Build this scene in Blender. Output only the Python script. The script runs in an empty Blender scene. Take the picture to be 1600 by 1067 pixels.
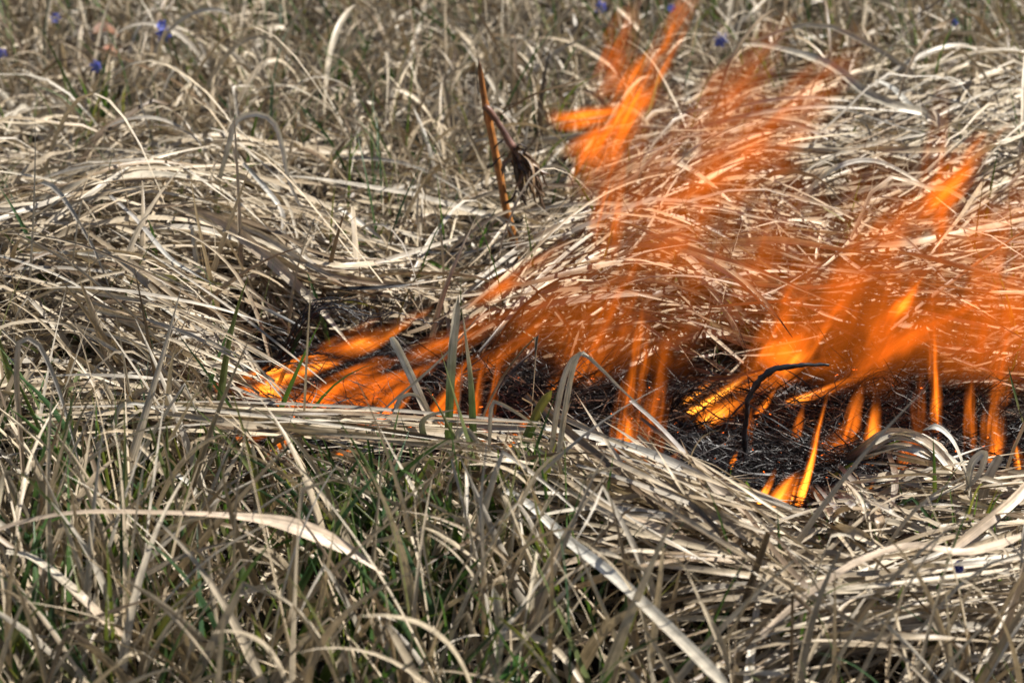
import bpy, math, random
import numpy as np
from mathutils import Vector, Matrix

SC = bpy.context.scene
R = np.random.RandomState(11)
random.seed(5)

# ------------------------------------------------------------------ camera
PITCH, FOC, SENS, DIST = math.radians(28.0), 85.0, 36.0, 2.8
CAM = np.array([0.0, 0.0, DIST * math.sin(PITCH)])
FWD = np.array([0.0, math.cos(PITCH), -math.sin(PITCH)])
UPV = np.array([0.0, math.sin(PITCH), math.cos(PITCH)])
cam_data = bpy.data.cameras.new("camera")
cam = bpy.data.objects.new("camera", cam_data)
SC.collection.objects.link(cam)
cam.location = CAM
cam.rotation_euler = (math.radians(90) - PITCH, 0, 0)
cam_data.lens, cam_data.sensor_width = FOC, SENS
cam_data.clip_start, cam_data.clip_end = 0.05, 500
cam_data.dof.use_dof = True
cam_data.dof.focus_distance = 2.47
cam_data.dof.aperture_fstop = 6.0
SC.camera = cam

# ------------------------------------------------------------------ light
SUN_EL, SUN_AZ = 47.0, 78.0          # azimuth measured from +Y (away) towards +X (right)
world = bpy.data.worlds.new("World")
SC.world = world
world.use_nodes = True
wn = world.node_tree
for n in list(wn.nodes):
    wn.nodes.remove(n)
wo = wn.nodes.new("ShaderNodeOutputWorld")
bg = wn.nodes.new("ShaderNodeBackground")
sky = wn.nodes.new("ShaderNodeTexSky")
sky.sky_type = 'NISHITA'
sky.sun_disc = False
sky.sun_elevation = math.radians(SUN_EL)
sky.sun_rotation = math.radians(SUN_AZ)
bg.inputs[1].default_value = 0.05
wn.links.new(sky.outputs[0], bg.inputs[0])
wn.links.new(bg.outputs[0], wo.inputs[0])
sl = bpy.data.lights.new("sun", 'SUN')
sl.energy = 5.0
sl.angle = math.radians(0.53)
sl.color = (1.0, 0.955, 0.88)
sun = bpy.data.objects.new("sun", sl)
SC.collection.objects.link(sun)
sd = Vector((math.sin(math.radians(SUN_AZ)) * math.cos(math.radians(SUN_EL)),
             math.cos(math.radians(SUN_AZ)) * math.cos(math.radians(SUN_EL)),
             math.sin(math.radians(SUN_EL))))
sun.rotation_euler = sd.to_track_quat('Z', 'Y').to_euler()
SC.view_settings.view_transform = 'Standard'
SC.view_settings.look = 'None'
SC.view_settings.exposure = 0.92
SC.view_settings.gamma = 1.0
SC.view_settings.use_curve_mapping = False
SC.cycles.max_bounces = 8
SC.cycles.diffuse_bounces = 2
SC.cycles.glossy_bounces = 2
SC.cycles.transmission_bounces = 4
SC.cycles.transparent_max_bounces = 24
SC.cycles.volume_bounces = 0
SC.cycles.volume_step_rate = 1.0
SC.cycles.volume_max_steps = 64

# ------------------------------------------------------------------ picture point -> place
KPX = SENS / FOC / 1600.0
def ray(px, py):
    px = np.asarray(px, float); py = np.asarray(py, float)
    a = (px - 800.0) * KPX
    b = (533.5 - py) * KPX
    return np.stack([a, FWD[1] + b * UPV[1], FWD[2] + b * UPV[2]], -1)
def at(px, py, z=0.0):               # point at height z above the soil
    r = ray(px, py)
    t = (np.asarray(z, float) - CAM[2]) / r[..., 2]
    return CAM + r * t[..., None]
def atY(px, py, Y):                  # point at distance Y from the photographer
    r = ray(px, py)
    t = np.asarray(Y, float) / r[..., 1]
    return CAM + r * t[..., None]
def px_of(P):
    d = P - CAM
    f = d @ FWD; u = d @ UPV
    return 800 + d[..., 0] / f / KPX, 533.5 - u / f / KPX
def mm(npx, P):                      # width in metres of npx picture pixels at P
    return npx * KPX * float((np.asarray(P) - CAM) @ FWD)

# ------------------------------------------------------------------ field of lie directions
# px, py, lie angle in the picture, spread, mat height, matness 0..1, length
CTRL = [
 (100,60,-20,90,.03,.15,.20),(400,60,20,90,.03,.15,.20),(700,80,0,90,.03,.15,.20),(900,60,60,90,.03,.1,.2),(1200,60,20,80,.03,.2,.22),(1500,60,40,70,.04,.25,.25),
 (100,180,-15,70,.04,.3,.22),(400,170,-20,80,.03,.2,.2),(600,180,10,80,.03,.25,.2),(800,200,20,70,.03,.3,.2),
 (100,280,6,16,.08,.9,.40),(300,285,-3,20,.09,.9,.40),(500,250,-5,40,.04,.6,.25),(450,390,-24,14,.08,.9,.42),(560,440,-18,16,.07,.85,.4),
 (620,330,0,45,.03,.5,.24),(740,330,5,45,.03,.5,.24),(680,420,0,40,.03,.5,.25),
 (80,400,-4,18,.09,.9,.40),(250,380,-10,18,.10,.9,.42),(150,480,-20,16,.09,.9,.4),(300,470,-24,14,.09,.95,.42),(420,520,-26,14,.07,.95,.4),
 (60,560,-5,25,.08,.8,.32),(250,570,-16,22,.07,.85,.34),(100,640,2,12,.10,.9,.42),(300,640,0,10,.10,.95,.42),(550,680,-5,10,.09,.95,.42),(750,700,-4,16,.07,.9,.35),
 (780,500,24,16,.05,.9,.38),(880,440,24,16,.07,.95,.4),(700,560,18,20,.05,.9,.35),(880,550,8,18,.06,.95,.36),(960,500,-4,20,.07,.95,.38),
 (1000,400,4,16,.08,.95,.42),(1150,420,-8,16,.08,.95,.42),(1250,480,-22,16,.08,.95,.42),(1150,520,-6,20,.06,.95,.4),(1400,400,2,14,.09,.95,.45),(1550,420,3,14,.09,.95,.45),(1500,520,2,12,.08,.95,.45),(1350,560,-2,16,.06,.95,.4),(1500,600,-2,10,.07,.95,.42),
 (960,280,25,30,.05,.8,.34),(1100,280,8,20,.08,.9,.4),(1250,210,8,20,.08,.9,.42),(1450,200,8,20,.09,.9,.42),(1550,320,30,20,.09,.9,.4),(1300,300,5,25,.05,.8,.3),(1050,190,25,35,.06,.7,.34),(1400,300,15,20,.08,.9,.4),
 (1100,620,-2,20,.04,.9,.3),(1250,620,0,20,.03,.9,.3),
 (900,700,-24,14,.07,.9,.42),(1000,760,-28,10,.09,.95,.45),(1120,800,-28,10,.10,.95,.45),(1260,850,-38,12,.08,.95,.42),(1380,800,-40,25,.05,.8,.3),(900,800,-24,22,.07,.85,.4),(950,860,-4,18,.08,.9,.4),(1150,880,-8,16,.08,.9,.4),
 (1500,780,-4,16,.06,.85,.34),(1580,740,0,14,.06,.85,.34),(1300,930,10,20,.08,.9,.4),(1500,930,6,16,.08,.9,.42),(1550,1020,14,25,.06,.8,.32),(1300,1030,22,30,.05,.7,.3),(1100,960,20,35,.04,.5,.3),(1000,1030,30,60,.03,.3,.28),
 (100,740,30,60,.03,.25,.28),(300,760,20,70,.03,.2,.26),(500,760,30,60,.03,.25,.26),(700,780,40,60,.03,.25,.26),(100,900,-40,40,.04,.3,.3),(300,900,-30,70,.02,.12,.26),(500,920,30,70,.02,.15,.26),(700,920,40,70,.02,.12,.26),(100,1040,-40,50,.03,.2,.28),(400,1040,20,80,.02,.12,.26),(800,1000,50,60,.02,.2,.28),(600,1050,40,70,.02,.1,.28),
 (-200,300,4,20,.08,.9,.4),(-200,600,0,20,.08,.9,.4),(-200,900,-20,60,.03,.3,.3),(1800,300,15,20,.08,.9,.4),(1800,600,0,20,.08,.9,.4),(1800,900,8,25,.07,.85,.4),(300,-200,0,90,.04,.2,.24),(1300,-200,20,90,.04,.2,.24),(800,1250,30,70,.03,.2,.28),(1500,1250,20,30,.05,.6,.3)]
_c = np.array(CTRL, float)
_g = at(_c[:, 0], _c[:, 1], 0.05)
_g2 = at(_c[:, 0] + 6 * np.cos(np.radians(_c[:, 2])), _c[:, 1] - 6 * np.sin(np.radians(_c[:, 2])), 0.05)
_d = _g2 - _g
_d /= np.linalg.norm(_d, axis=1)[:, None]
_F = np.column_stack([_d[:, 0], _d[:, 1], np.radians(_c[:, 3]), _c[:, 4], _c[:, 5], _c[:, 6]])
def field(x, y):
    x = np.asarray(x, float); y = np.asarray(y, float)
    sh = x.shape
    X = x.ravel(); Y = y.ravel()
    out = np.empty((X.size, 6))
    for i in range(0, X.size, 20000):
        d2 = (X[i:i+20000, None] - _g[None, :, 0])**2 + ((Y[i:i+20000, None] - _g[None, :, 1]) * .8)**2
        w = np.exp(-d2 / (2 * .075**2)) + 1e-4 / (d2 + .01)**1.5 * 1e-2
        out[i:i+20000] = (w @ _F) / w.sum(1)[:, None]
    return out.reshape(sh + (6,))
# cached height of the mat
GX0, GX1, GY0, GY1, GN = -1.8, 1.8, 1.0, 5.2, 180
_gx = np.linspace(GX0, GX1, GN); _gy = np.linspace(GY0, GY1, GN)
_GF = field(*np.meshgrid(_gx, _gy, indexing='ij'))
def gfield(x, y):
    u = np.clip((x - GX0) / (GX1 - GX0) * (GN - 1), 0, GN - 1.001)
    v = np.clip((y - GY0) / (GY1 - GY0) * (GN - 1), 0, GN - 1.001)
    i = u.astype(int); j = v.astype(int); a = (u - i)[..., None]; b = (v - j)[..., None]
    return (_GF[i, j]*(1-a)*(1-b) + _GF[i+1, j]*a*(1-b) + _GF[i, j+1]*(1-a)*b + _GF[i+1, j+1]*a*b)
def lump(x, y):
    return (np.sin(x*23+1.3+np.sin(y*17))*np.cos(y*19+.7) + .6*np.sin(x*51+y*37) ) * .5
def soil(x, y):
    return .012*lump(x*.4, y*.4)

# burnt patch (outline on the soil)
BURN = [(405,592),(450,572),(520,560),(600,558),(640,545),(700,585),(760,592),(840,588),(930,592),(985,600),(1010,590),(1040,600),(1070,640),(1120,640),(1180,622),(1240,620),(1300,590),(1330,560),(1400,560),(1425,600),(1470,640),(1540,660),(1610,665),(1700,680),(1700,760),(1590,760),(1500,758),(1400,775),(1330,790),(1290,815),(1180,825),(1080,815),(1000,790),(920,765),(850,725),(760,702),(640,700),(520,705),(430,700),(400,675),(430,650),(400,625)]
_b = at([p[0] for p in BURN], [p[1] for p in BURN], .02)[:, :2]
def in_burn(x, y, j=0.0):
    if j:
        x = x + R.normal(0, j, np.shape(x)); y = y + R.normal(0, j, np.shape(y))
    c = np.zeros(np.shape(x), bool)
    n = len(_b)
    for k in range(n):
        x1, y1 = _b[k]; x2, y2 = _b[(k+1) % n]
        cond = ((y1 > y) != (y2 > y))
        c ^= cond & (x < (x2-x1)*(y-y1)/(y2-y1+1e-12)+x1)
    return c

_bm = in_burn(*np.meshgrid(_gx, _gy, indexing='ij')).astype(float)
for _ in range(3):
    _bm = (_bm + np.roll(_bm, 1, 0) + np.roll(_bm, -1, 0) + np.roll(_bm, 1, 1) + np.roll(_bm, -1, 1))/5
_GF[..., 3] *= 1 - .8*np.clip(_bm*1.6, 0, 1)

# ------------------------------------------------------------------ ribbons
def ribbon_arrays(C, W, N, K=3, fold=.22, twist=None):
    """C n,s,3 centre lines; W n,s widths; N n,3 reference normals -> verts, quads, uv"""
    n, s, _ = C.shape
    T = np.gradient(C, axis=1)
    T /= np.linalg.norm(T, axis=2)[..., None] + 1e-9
    Nr = np.broadcast_to(N[:, None, :], C.shape).copy() if N.ndim == 2 else N
    S = np.cross(T, Nr)
    S /= np.linalg.norm(S, axis=2)[..., None] + 1e-6
    B = np.cross(S, T)
    if twist is not None:
        ca = np.cos(twist)[..., None]; sa = np.sin(twist)[..., None]
        S, B = S*ca + B*sa, B*ca - S*sa
    V = np.empty((n, s, K, 3))
    for k in range(K):
        q = k/(K-1)*2 - 1
        V[:, :, k] = C + S*(W*q*.5)[..., None] - B*(W*fold*(1-abs(q)))[..., None]
    idx = np.arange(n*s*K).reshape(n, s, K)
    Q = np.stack([idx[:, :-1, :-1], idx[:, :-1, 1:], idx[:, 1:, 1:], idx[:, 1:, :-1]], -1).reshape(-1, 4)
    L = np.zeros((n, s)); L[:, 1:] = np.cumsum(np.linalg.norm(np.diff(C, axis=1), axis=2), axis=1)
    UV = np.zeros((n, s, K, 2)); UV[..., 0] = np.arange(K)/(K-1); UV[..., 1] = L[..., None]
    return V.reshape(-1, 3), Q, UV.reshape(-1, 2)

def mesh_np(name, V, Q, col, uv, mat, smooth=True):
    me = bpy.data.meshes.new(name)
    me.vertices.add(len(V)); me.vertices.foreach_set("co", V.astype(np.float32).ravel())
    me.loops.add(Q.size); me.loops.foreach_set("vertex_index", Q.astype(np.int32).ravel())
    me.polygons.add(len(Q)); me.polygons.foreach_set("loop_start", np.arange(0, Q.size, Q.shape[1], dtype=np.int32))
    me.update(calc_edges=True)
    if smooth:
        me.polygons.foreach_set("use_smooth", np.ones(len(Q), bool))
    a = me.color_attributes.new("tone", 'FLOAT_COLOR', 'POINT')
    c4 = np.ones((len(V), 4), np.float32); c4[:, :3] = col
    a.data.foreach_set("color", c4.ravel())
    b = me.attributes.new("along", 'FLOAT_VECTOR', 'POINT')
    u3 = np.zeros((len(V), 3), np.float32); u3[:, :2] = uv[:, :2]
    if uv.shape[1] > 2: u3[:, 2] = uv[:, 2]
    b.data.foreach_set("vector", u3.ravel())
    me.materials.append(mat)
    return me

def link(name, me, parent=None, kind=None, label=None, cat=None, group=None):
    o = bpy.data.objects.new(name, me)
    SC.collection.objects.link(o)
    if parent is not None: o.parent = parent
    if kind: o["kind"] = kind
    if label: o["label"] = label
    if cat: o["category"] = cat
    if group: o["group"] = group
    return o

class Heap:                          # gathers uncountable grass into one mesh
    def __init__(s): s.V = []; s.Q = []; s.C = []; s.U = []; s.n = 0
    def add(s, C, W, N, col, K=3, fold=.22, twist=None):
        if len(C) == 0: return
        V, Q, U = ribbon_arrays(C, W, N, K, fold, twist)
        seed = np.repeat(R.uniform(0, 50, C.shape[0]), C.shape[1]*K)
        if col.ndim == 2: col = np.repeat(col[:, None, :], C.shape[1], 1)
        cc = np.repeat(col[:, :, None, :], K, 2).reshape(-1, 3)
        s.V.append(V); s.Q.append(Q + s.n); s.C.append(cc); s.U.append(np.column_stack([U, seed])); s.n += len(V)
    def build(s, name, mat, **kw):
        return link(name, mesh_np(name, np.concatenate(s.V), np.concatenate(s.Q), np.concatenate(s.C), np.concatenate(s.U), mat), **kw)

# ------------------------------------------------------------------ materials
def new_mat(name):
    m = bpy.data.materials.new(name); m.use_nodes = True
    nt = m.node_tree
    for n in list(nt.nodes): nt.nodes.remove(n)
    return m, nt, nt.nodes.new("ShaderNodeOutputMaterial")
def N(nt, t, **kw):
    n = nt.nodes.new(t)
    for k, v in kw.items(): setattr(n, k, v)
    return n
def mth(nt, op, a, b=None, clamp=False):
    n = N(nt, "ShaderNodeMath", operation=op, use_clamp=clamp)
    for i, v in enumerate((a, b)):
        if v is None: continue
        if isinstance(v, (int, float)): n.inputs[i].default_value = v
        else: nt.links.new(v, n.inputs[i])
    return n.outputs[0]

def blade_material(name, transl=.28, rough=.5, spec=.35, spots=.35, veins=.45, tl_tint=(1.15, 1.0, .7)):
    m, nt, out = new_mat(name)
    col = N(nt, "ShaderNodeAttribute", attribute_name="tone")
    al = N(nt, "ShaderNodeAttribute", attribute_name="along")
    mp = N(nt, "ShaderNodeVectorMath", operation='MULTIPLY'); mp.inputs[1].default_value = (9, 14, 1)
    nt.links.new(al.outputs["Vector"], mp.inputs[0])
    vn = N(nt, "ShaderNodeTexNoise"); vn.inputs["Scale"].default_value = 1.0; vn.inputs["Detail"].default_value = 2
    nt.links.new(mp.outputs[0], vn.inputs["Vector"])
    mp2 = N(nt, "ShaderNodeVectorMath", operation='MULTIPLY'); mp2.inputs[1].default_value = (1.2, 70, 3)
    nt.links.new(al.outputs["Vector"], mp2.inputs[0])
    bn = N(nt, "ShaderNodeTexNoise"); bn.inputs["Scale"].default_value = 1.0; bn.inputs["Detail"].default_value = 4
    nt.links.new(mp2.outputs[0], bn.inputs["Vector"])
    v1 = N(nt, "ShaderNodeMapRange"); nt.links.new(vn.outputs[0], v1.inputs[0])
    v1.inputs[1].default_value = .3; v1.inputs[2].default_value = .7; v1.inputs[3].default_value = 1 - veins; v1.inputs[4].default_value = 1 + veins*.45
    v2 = N(nt, "ShaderNodeMapRange"); nt.links.new(bn.outputs[0], v2.inputs[0])
    v2.inputs[1].default_value = .3; v2.inputs[2].default_value = .62; v2.inputs[3].default_value = 1 - spots; v2.inputs[4].default_value = 1.1
    f = mth(nt, 'MULTIPLY', v1.outputs[0], v2.outputs[0])
    sc = N(nt, "ShaderNodeVectorMath", operation='SCALE')
    nt.links.new(col.outputs["Color"], sc.inputs[0]); nt.links.new(f, sc.inputs["Scale"])
    p = N(nt, "ShaderNodeBsdfPrincipled")
    p.inputs["Roughness"].default_value = rough
    p.inputs["Specular IOR Level"].default_value = spec
    nt.links.new(sc.outputs[0], p.inputs["Base Color"])
    bp = N(nt, "ShaderNodeBump"); bp.inputs["Strength"].default_value = .35; bp.inputs["Distance"].default_value = .0006
    nt.links.new(vn.outputs[0], bp.inputs["Height"]); nt.links.new(bp.outputs[0], p.inputs["Normal"])
    if transl > 0:
        t = N(nt, "ShaderNodeBsdfTranslucent")
        tt = N(nt, "ShaderNodeVectorMath", operation='MULTIPLY'); tt.inputs[1].default_value = tl_tint
        nt.links.new(sc.outputs[0], tt.inputs[0]); nt.links.new(tt.outputs[0], t.inputs[0])
        mx = N(nt, "ShaderNodeMixShader"); mx.inputs[0].default_value = transl
        nt.links.new(p.outputs[0], mx.inputs[1]); nt.links.new(t.outputs[0], mx.inputs[2])
        nt.links.new(mx.outputs[0], out.inputs[0])
    else:
        nt.links.new(p.outputs[0], out.inputs[0])
    return m
M_DRY = blade_material("dry_blade", .13, .42, .5)
M_GREEN = blade_material("green_blade", .35, .38, .5, .2, .3, (1.3, 1.35, .4))
M_CHAR = blade_material("charred_fibre", 0, .42, .5, .5, .5)
M_STEM = blade_material("woody_stem", 0, .4, .5, .6, .5)
M_PETAL = blade_material("violet_petal", .35, .5, .3, .15, .3, (1, 1, 1.2))

def soil_material():
    m, nt, out = new_mat("dark_soil")
    tc = N(nt, "ShaderNodeTexCoord")
    n1 = N(nt, "ShaderNodeTexNoise"); n1.inputs["Scale"].default_value = 60; n1.inputs["Detail"].default_value = 6
    n2 = N(nt, "ShaderNodeTexNoise"); n2.inputs["Scale"].default_value = 3; n2.inputs["Detail"].default_value = 5
    nt.links.new(tc.outputs["Object"], n1.inputs["Vector"]); nt.links.new(tc.outputs["Object"], n2.inputs["Vector"])
    r = N(nt, "ShaderNodeValToRGB")
    r.color_ramp.elements[0].position = .35; r.color_ramp.elements[0].color = (.012, .009, .006, 1)
    r.color_ramp.elements[1].position = .7; r.color_ramp.elements[1].color = (.06, .045, .03, 1)
    nt.links.new(n1.outputs[0], r.inputs[0])
    r2 = N(nt, "ShaderNodeValToRGB")
    r2.color_ramp.elements[0].position = .4; r2.color_ramp.elements[0].color = (.05, .045, .02, 1)
    r2.color_ramp.elements[1].position = .6; r2.color_ramp.elements[1].color = (.16, .13, .08, 1)
    nt.links.new(n2.outputs[0], r2.inputs[0])
    ln = N(nt, "ShaderNodeVectorMath", operation='LENGTH'); nt.links.new(tc.outputs["Object"], ln.inputs[0])
    f = N(nt, "ShaderNodeMapRange"); f.inputs[1].default_value = 2.5; f.inputs[2].default_value = 6
    nt.links.new(ln.outputs["Value"], f.inputs[0])
    mx = N(nt, "ShaderNodeMix", data_type='RGBA')
    nt.links.new(f.outputs[0], mx.inputs[0]); nt.links.new(r.outputs[0], mx.inputs[6]); nt.links.new(r2.outputs[0], mx.inputs[7])
    p = N(nt, "ShaderNodeBsdfPrincipled"); p.inputs["Roughness"].default_value = .95
    nt.links.new(mx.outputs[2], p.inputs["Base Color"])
    b = N(nt, "ShaderNodeBump"); b.inputs["Strength"].default_value = .8; b.inputs["Distance"].default_value = .004
    nt.links.new(n1.outputs[0], b.inputs["Height"]); nt.links.new(b.outputs[0], p.inputs["Normal"])
    nt.links.new(p.outputs[0], out.inputs[0])
    return m
M_SOIL = soil_material()

def flame_material():
    """Glowing, slightly sooty gas. The tongue fills local x,y -1..1 and z 0..1; bend and sway follow its own mesh."""
    m, nt, out = new_mat("flame_gas")
    tc = N(nt, "ShaderNodeTexCoord")
    def prop(n_):
        a = N(nt, "ShaderNodeAttribute", attribute_name=n_, attribute_type='OBJECT'); return a.outputs["Fac"]
    bend, sway, heat, thick, seed, asp = prop("bend"), prop("sway"), prop("heat"), prop("thickness"), prop("seed"), prop("aspect")
    cs = N(nt, "ShaderNodeCombineXYZ"); nt.links.new(seed, cs.inputs[0]); nt.links.new(seed, cs.inputs[2])
    gx, gz, soft = prop("grain_across"), prop("grain_along"), prop("soft")
    gv = N(nt, "ShaderNodeCombineXYZ"); nt.links.new(gx, gv.inputs[0]); gv.inputs[1].default_value = .6; nt.links.new(gz, gv.inputs[2])
    gp = N(nt, "ShaderNodeVectorMath", operation='MULTIPLY'); nt.links.new(tc.outputs["Object"], gp.inputs[0]); nt.links.new(gv.outputs[0], gp.inputs[1])
    # streaked turbulence along the tongue, in real sizes
    def noise(vec_scale, scale, detail):
        v = N(nt, "ShaderNodeVectorMath", operation='MULTIPLY'); v.inputs[1].default_value = vec_scale
        nt.links.new(gp.outputs[0], v.inputs[0])
        a = N(nt, "ShaderNodeVectorMath", operation='ADD'); nt.links.new(v.outputs[0], a.inputs[0]); nt.links.new(cs.outputs[0], a.inputs[1])
        n = N(nt, "ShaderNodeTexNoise"); n.inputs["Scale"].default_value = scale; n.inputs["Detail"].default_value = detail
        nt.links.new(a.outputs[0], n.inputs["Vector"]); return n.outputs[0]
    warp = noise((.5, .5, 1.0), 1.0, 3)
    streak = noise((1.7, .8, .55), 1.0, 2.5)
    lick = noise((.55, .6, .9), 1.0, 2)
    sp = N(nt, "ShaderNodeSeparateXYZ"); nt.links.new(tc.outputs["Object"], sp.inputs[0])
    x, y, z = sp.outputs
    zz = mth(nt, 'MINIMUM', mth(nt, 'MAXIMUM', z, .001), .999)
    c1 = mth(nt, 'MULTIPLY', bend, mth(nt, 'MULTIPLY', mth(nt, 'MULTIPLY', zz, mth(nt, 'SUBTRACT', 1.0, zz)), 4.0))
    c2 = mth(nt, 'MULTIPLY', sway, mth(nt, 'SINE', mth(nt, 'MULTIPLY', zz, 2*math.pi)))
    wx = mth(nt, 'MULTIPLY', mth(nt, 'SUBTRACT', warp, .5), 2.0)
    dx = mth(nt, 'ADD', mth(nt, 'SUBTRACT', x, mth(nt, 'ADD', c1, c2)), mth(nt, 'MULTIPLY', wx, zz))
    w = mth(nt, 'MULTIPLY', mth(nt, 'MULTIPLY', mth(nt, 'POWER', mth(nt, 'ADD', zz, .03), .32), mth(nt, 'POWER', mth(nt, 'SUBTRACT', 1.0, zz), .75)), 1.5)
    w = mth(nt, 'MAXIMUM', w, .02)
    rx = mth(nt, 'DIVIDE', dx, w); ry = mth(nt, 'DIVIDE', y, w)
    r2 = mth(nt, 'ADD', mth(nt, 'MULTIPLY', rx, rx), mth(nt, 'MULTIPLY', ry, ry))
    fall = mth(nt, 'SUBTRACT', 1.0, r2, True)
    st = N(nt, "ShaderNodeMapRange", interpolation_type='SMOOTHSTEP'); nt.links.new(streak, st.inputs[0])
    st.inputs[1].default_value = .36; st.inputs[2].default_value = .64; nt.links.new(mth(nt, 'ADD', mth(nt, 'MULTIPLY', soft, .32), .15), st.inputs[3]); st.inputs[4].default_value = 1.35
    lk = N(nt, "ShaderNodeMapRange", interpolation_type='SMOOTHSTEP'); nt.links.new(lick, lk.inputs[0])
    lk.inputs[1].default_value = .35; lk.inputs[2].default_value = .6; nt.links.new(mth(nt, 'ADD', mth(nt, 'MULTIPLY', soft, .2), .05), lk.inputs[3]); lk.inputs[4].default_value = 1.2
    rise = mth(nt, 'ADD', mth(nt, 'MULTIPLY', soft, mth(nt, 'SUBTRACT', mth(nt, 'MULTIPLY', zz, 3.0, True), 1.0)), 1.0, True)
    fade = mth(nt, 'MULTIPLY', mth(nt, 'SUBTRACT', 1.12, zz, True), rise)
    body = mth(nt, 'MULTIPLY', mth(nt, 'MULTIPLY', mth(nt, 'MULTIPLY', fall, st.outputs[0]), lk.outputs[0]), fade)
    dens = mth(nt, 'MULTIPLY', body, thick)
    # hotter gas is yellower
    hot = mth(nt, 'MULTIPLY', mth(nt, 'MULTIPLY', body, mth(nt, 'MULTIPLY', heat, heat)), .62)
    ramp = N(nt, "ShaderNodeValToRGB")
    e = ramp.color_ramp.elements
    e[0].position = 0; e[0].color = (.60, .125, .010, 1)
    e[1].position = 1; e[1].color = (1.0, .42, .05, 1)
    x1 = e.new(.55); x1.color = (.82, .21, .016, 1)
    nt.links.new(hot, ramp.inputs[0])
    em = N(nt, "ShaderNodeEmission"); nt.links.new(ramp.outputs[0], em.inputs[0])
    nt.links.new(mth(nt, 'MULTIPLY', dens, mth(nt, 'ADD', .40, mth(nt, 'MULTIPLY', hot, .75))), em.inputs[1])
    ab = N(nt, "ShaderNodeVolumeAbsorption"); ab.inputs[0].default_value = (.76, .42, .14, 1)
    nt.links.new(dens, ab.inputs[1])
    ad = N(nt, "ShaderNodeAddShader"); nt.links.new(em.outputs[0], ad.inputs[0]); nt.links.new(ab.outputs[0], ad.inputs[1])
    nt.links.new(ad.outputs[0], out.inputs["Volume"])
    try: m.cycles.homogeneous_volume = False
    except Exception: pass
    return m
M_FLAME = flame_material()

def ember_material():
    m, nt, out = new_mat("glowing_ember")
    e = N(nt, "ShaderNodeEmission"); e.inputs[0].default_value = (1, .16, .02, 1); e.inputs[1].default_value = 1.6
    nt.links.new(e.outputs[0], out.inputs[0]); return m
M_EMBER = ember_material()

# ------------------------------------------------------------------ soil: one sheet to the horizon
def build_soil():
    a = np.concatenate([-np.geomspace(200, 2.2, 14), np.linspace(-2, 2, 90), np.geomspace(2.2, 200, 14)])
    b = np.concatenate([-np.geomspace(200, 1.2, 12), np.linspace(-.9, 5.5, 120), np.geomspace(6, 200, 14)])
    X, Y = np.meshgrid(a, b, indexing='ij')
    Z = soil(X, Y) * np.exp(-(np.maximum(0, np.hypot(X, Y - 2.5) - 4) / 4)**2)
    V = np.stack([X, Y, Z], -1).reshape(-1, 3)
    idx = np.arange(len(V)).reshape(X.shape)
    Q = np.stack([idx[:-1, :-1], idx[1:, :-1], idx[1:, 1:], idx[:-1, 1:]], -1).reshape(-1, 4)
    me = mesh_np("soil", V, Q, np.full((len(V), 3), .03), np.zeros((len(V), 2)), M_SOIL)
    link("ground", me, kind="structure")
build_soil()

# ------------------------------------------------------------------ tones
PALE = np.array([.95, .905, .815])*np.array([[.56,.485,.385],[.61,.545,.45],[.48,.405,.31],[.50,.465,.42],[.41,.335,.245],[.59,.515,.405],[.33,.255,.18],[.63,.59,.53]])
PW = np.array([.2,.14,.18,.14,.12,.12,.06,.04])
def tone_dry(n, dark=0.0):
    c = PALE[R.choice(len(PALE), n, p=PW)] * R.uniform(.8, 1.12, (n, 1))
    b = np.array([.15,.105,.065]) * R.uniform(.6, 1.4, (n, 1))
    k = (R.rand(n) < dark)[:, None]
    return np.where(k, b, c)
def tone_green(n):
    g = np.array([[.050,.095,.028],[.068,.105,.032],[.038,.078,.032],[.10,.12,.045],[.030,.062,.028],[.14,.14,.06]])
    return g[R.randint(0, len(g), n)] * R.uniform(.95, 1.6, (n, 1))
def char_tones(C, col, j=.006):      # fibres turn black where they reach into the burnt patch
    if col.ndim == 2: col = np.repeat(col[:, None, :], C.shape[1], 1)
    b = in_burn(C[..., 0] + R.normal(0, j, C.shape[:1])[:, None], C[..., 1] + R.normal(0, j, C.shape[:1])[:, None])
    u = np.clip(((C[..., 0]-GX0)/(GX1-GX0)*(GN-1)), 0, GN-1).astype(int); v = np.clip(((C[..., 1]-GY0)/(GY1-GY0)*(GN-1)), 0, GN-1).astype(int)
    sc = np.clip(_bm[u, v]*2.2*R.uniform(0, 1.3, C.shape[:1])[:, None], 0, .85)[..., None]      # browned by the heat along the rim
    col = col*(1-sc) + np.array([.15, .085, .038])*sc
    return np.where(b[..., None], np.array([.012, .011, .011]), col)

def wprof(s, n, w, tip=.65):
    t = np.linspace(0, 1, s)
    p = np.minimum(1, .55 + 1.6*t) * np.minimum(1, ((1-t)/tip))**.8
    p = np.maximum(p, .04)
    return w[:, None] * p[None, :]

def sample_ground(n, x_pad=.22, y0=1.52, y1=4.35):
    Y = R.uniform(y0, y1, n*2); hw = .30*Y + x_pad
    X = R.uniform(-1, 1, n*2) * (.30*y1 + x_pad)
    k = np.abs(X) < hw
    return X[k][:n], Y[k][:n]

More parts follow.
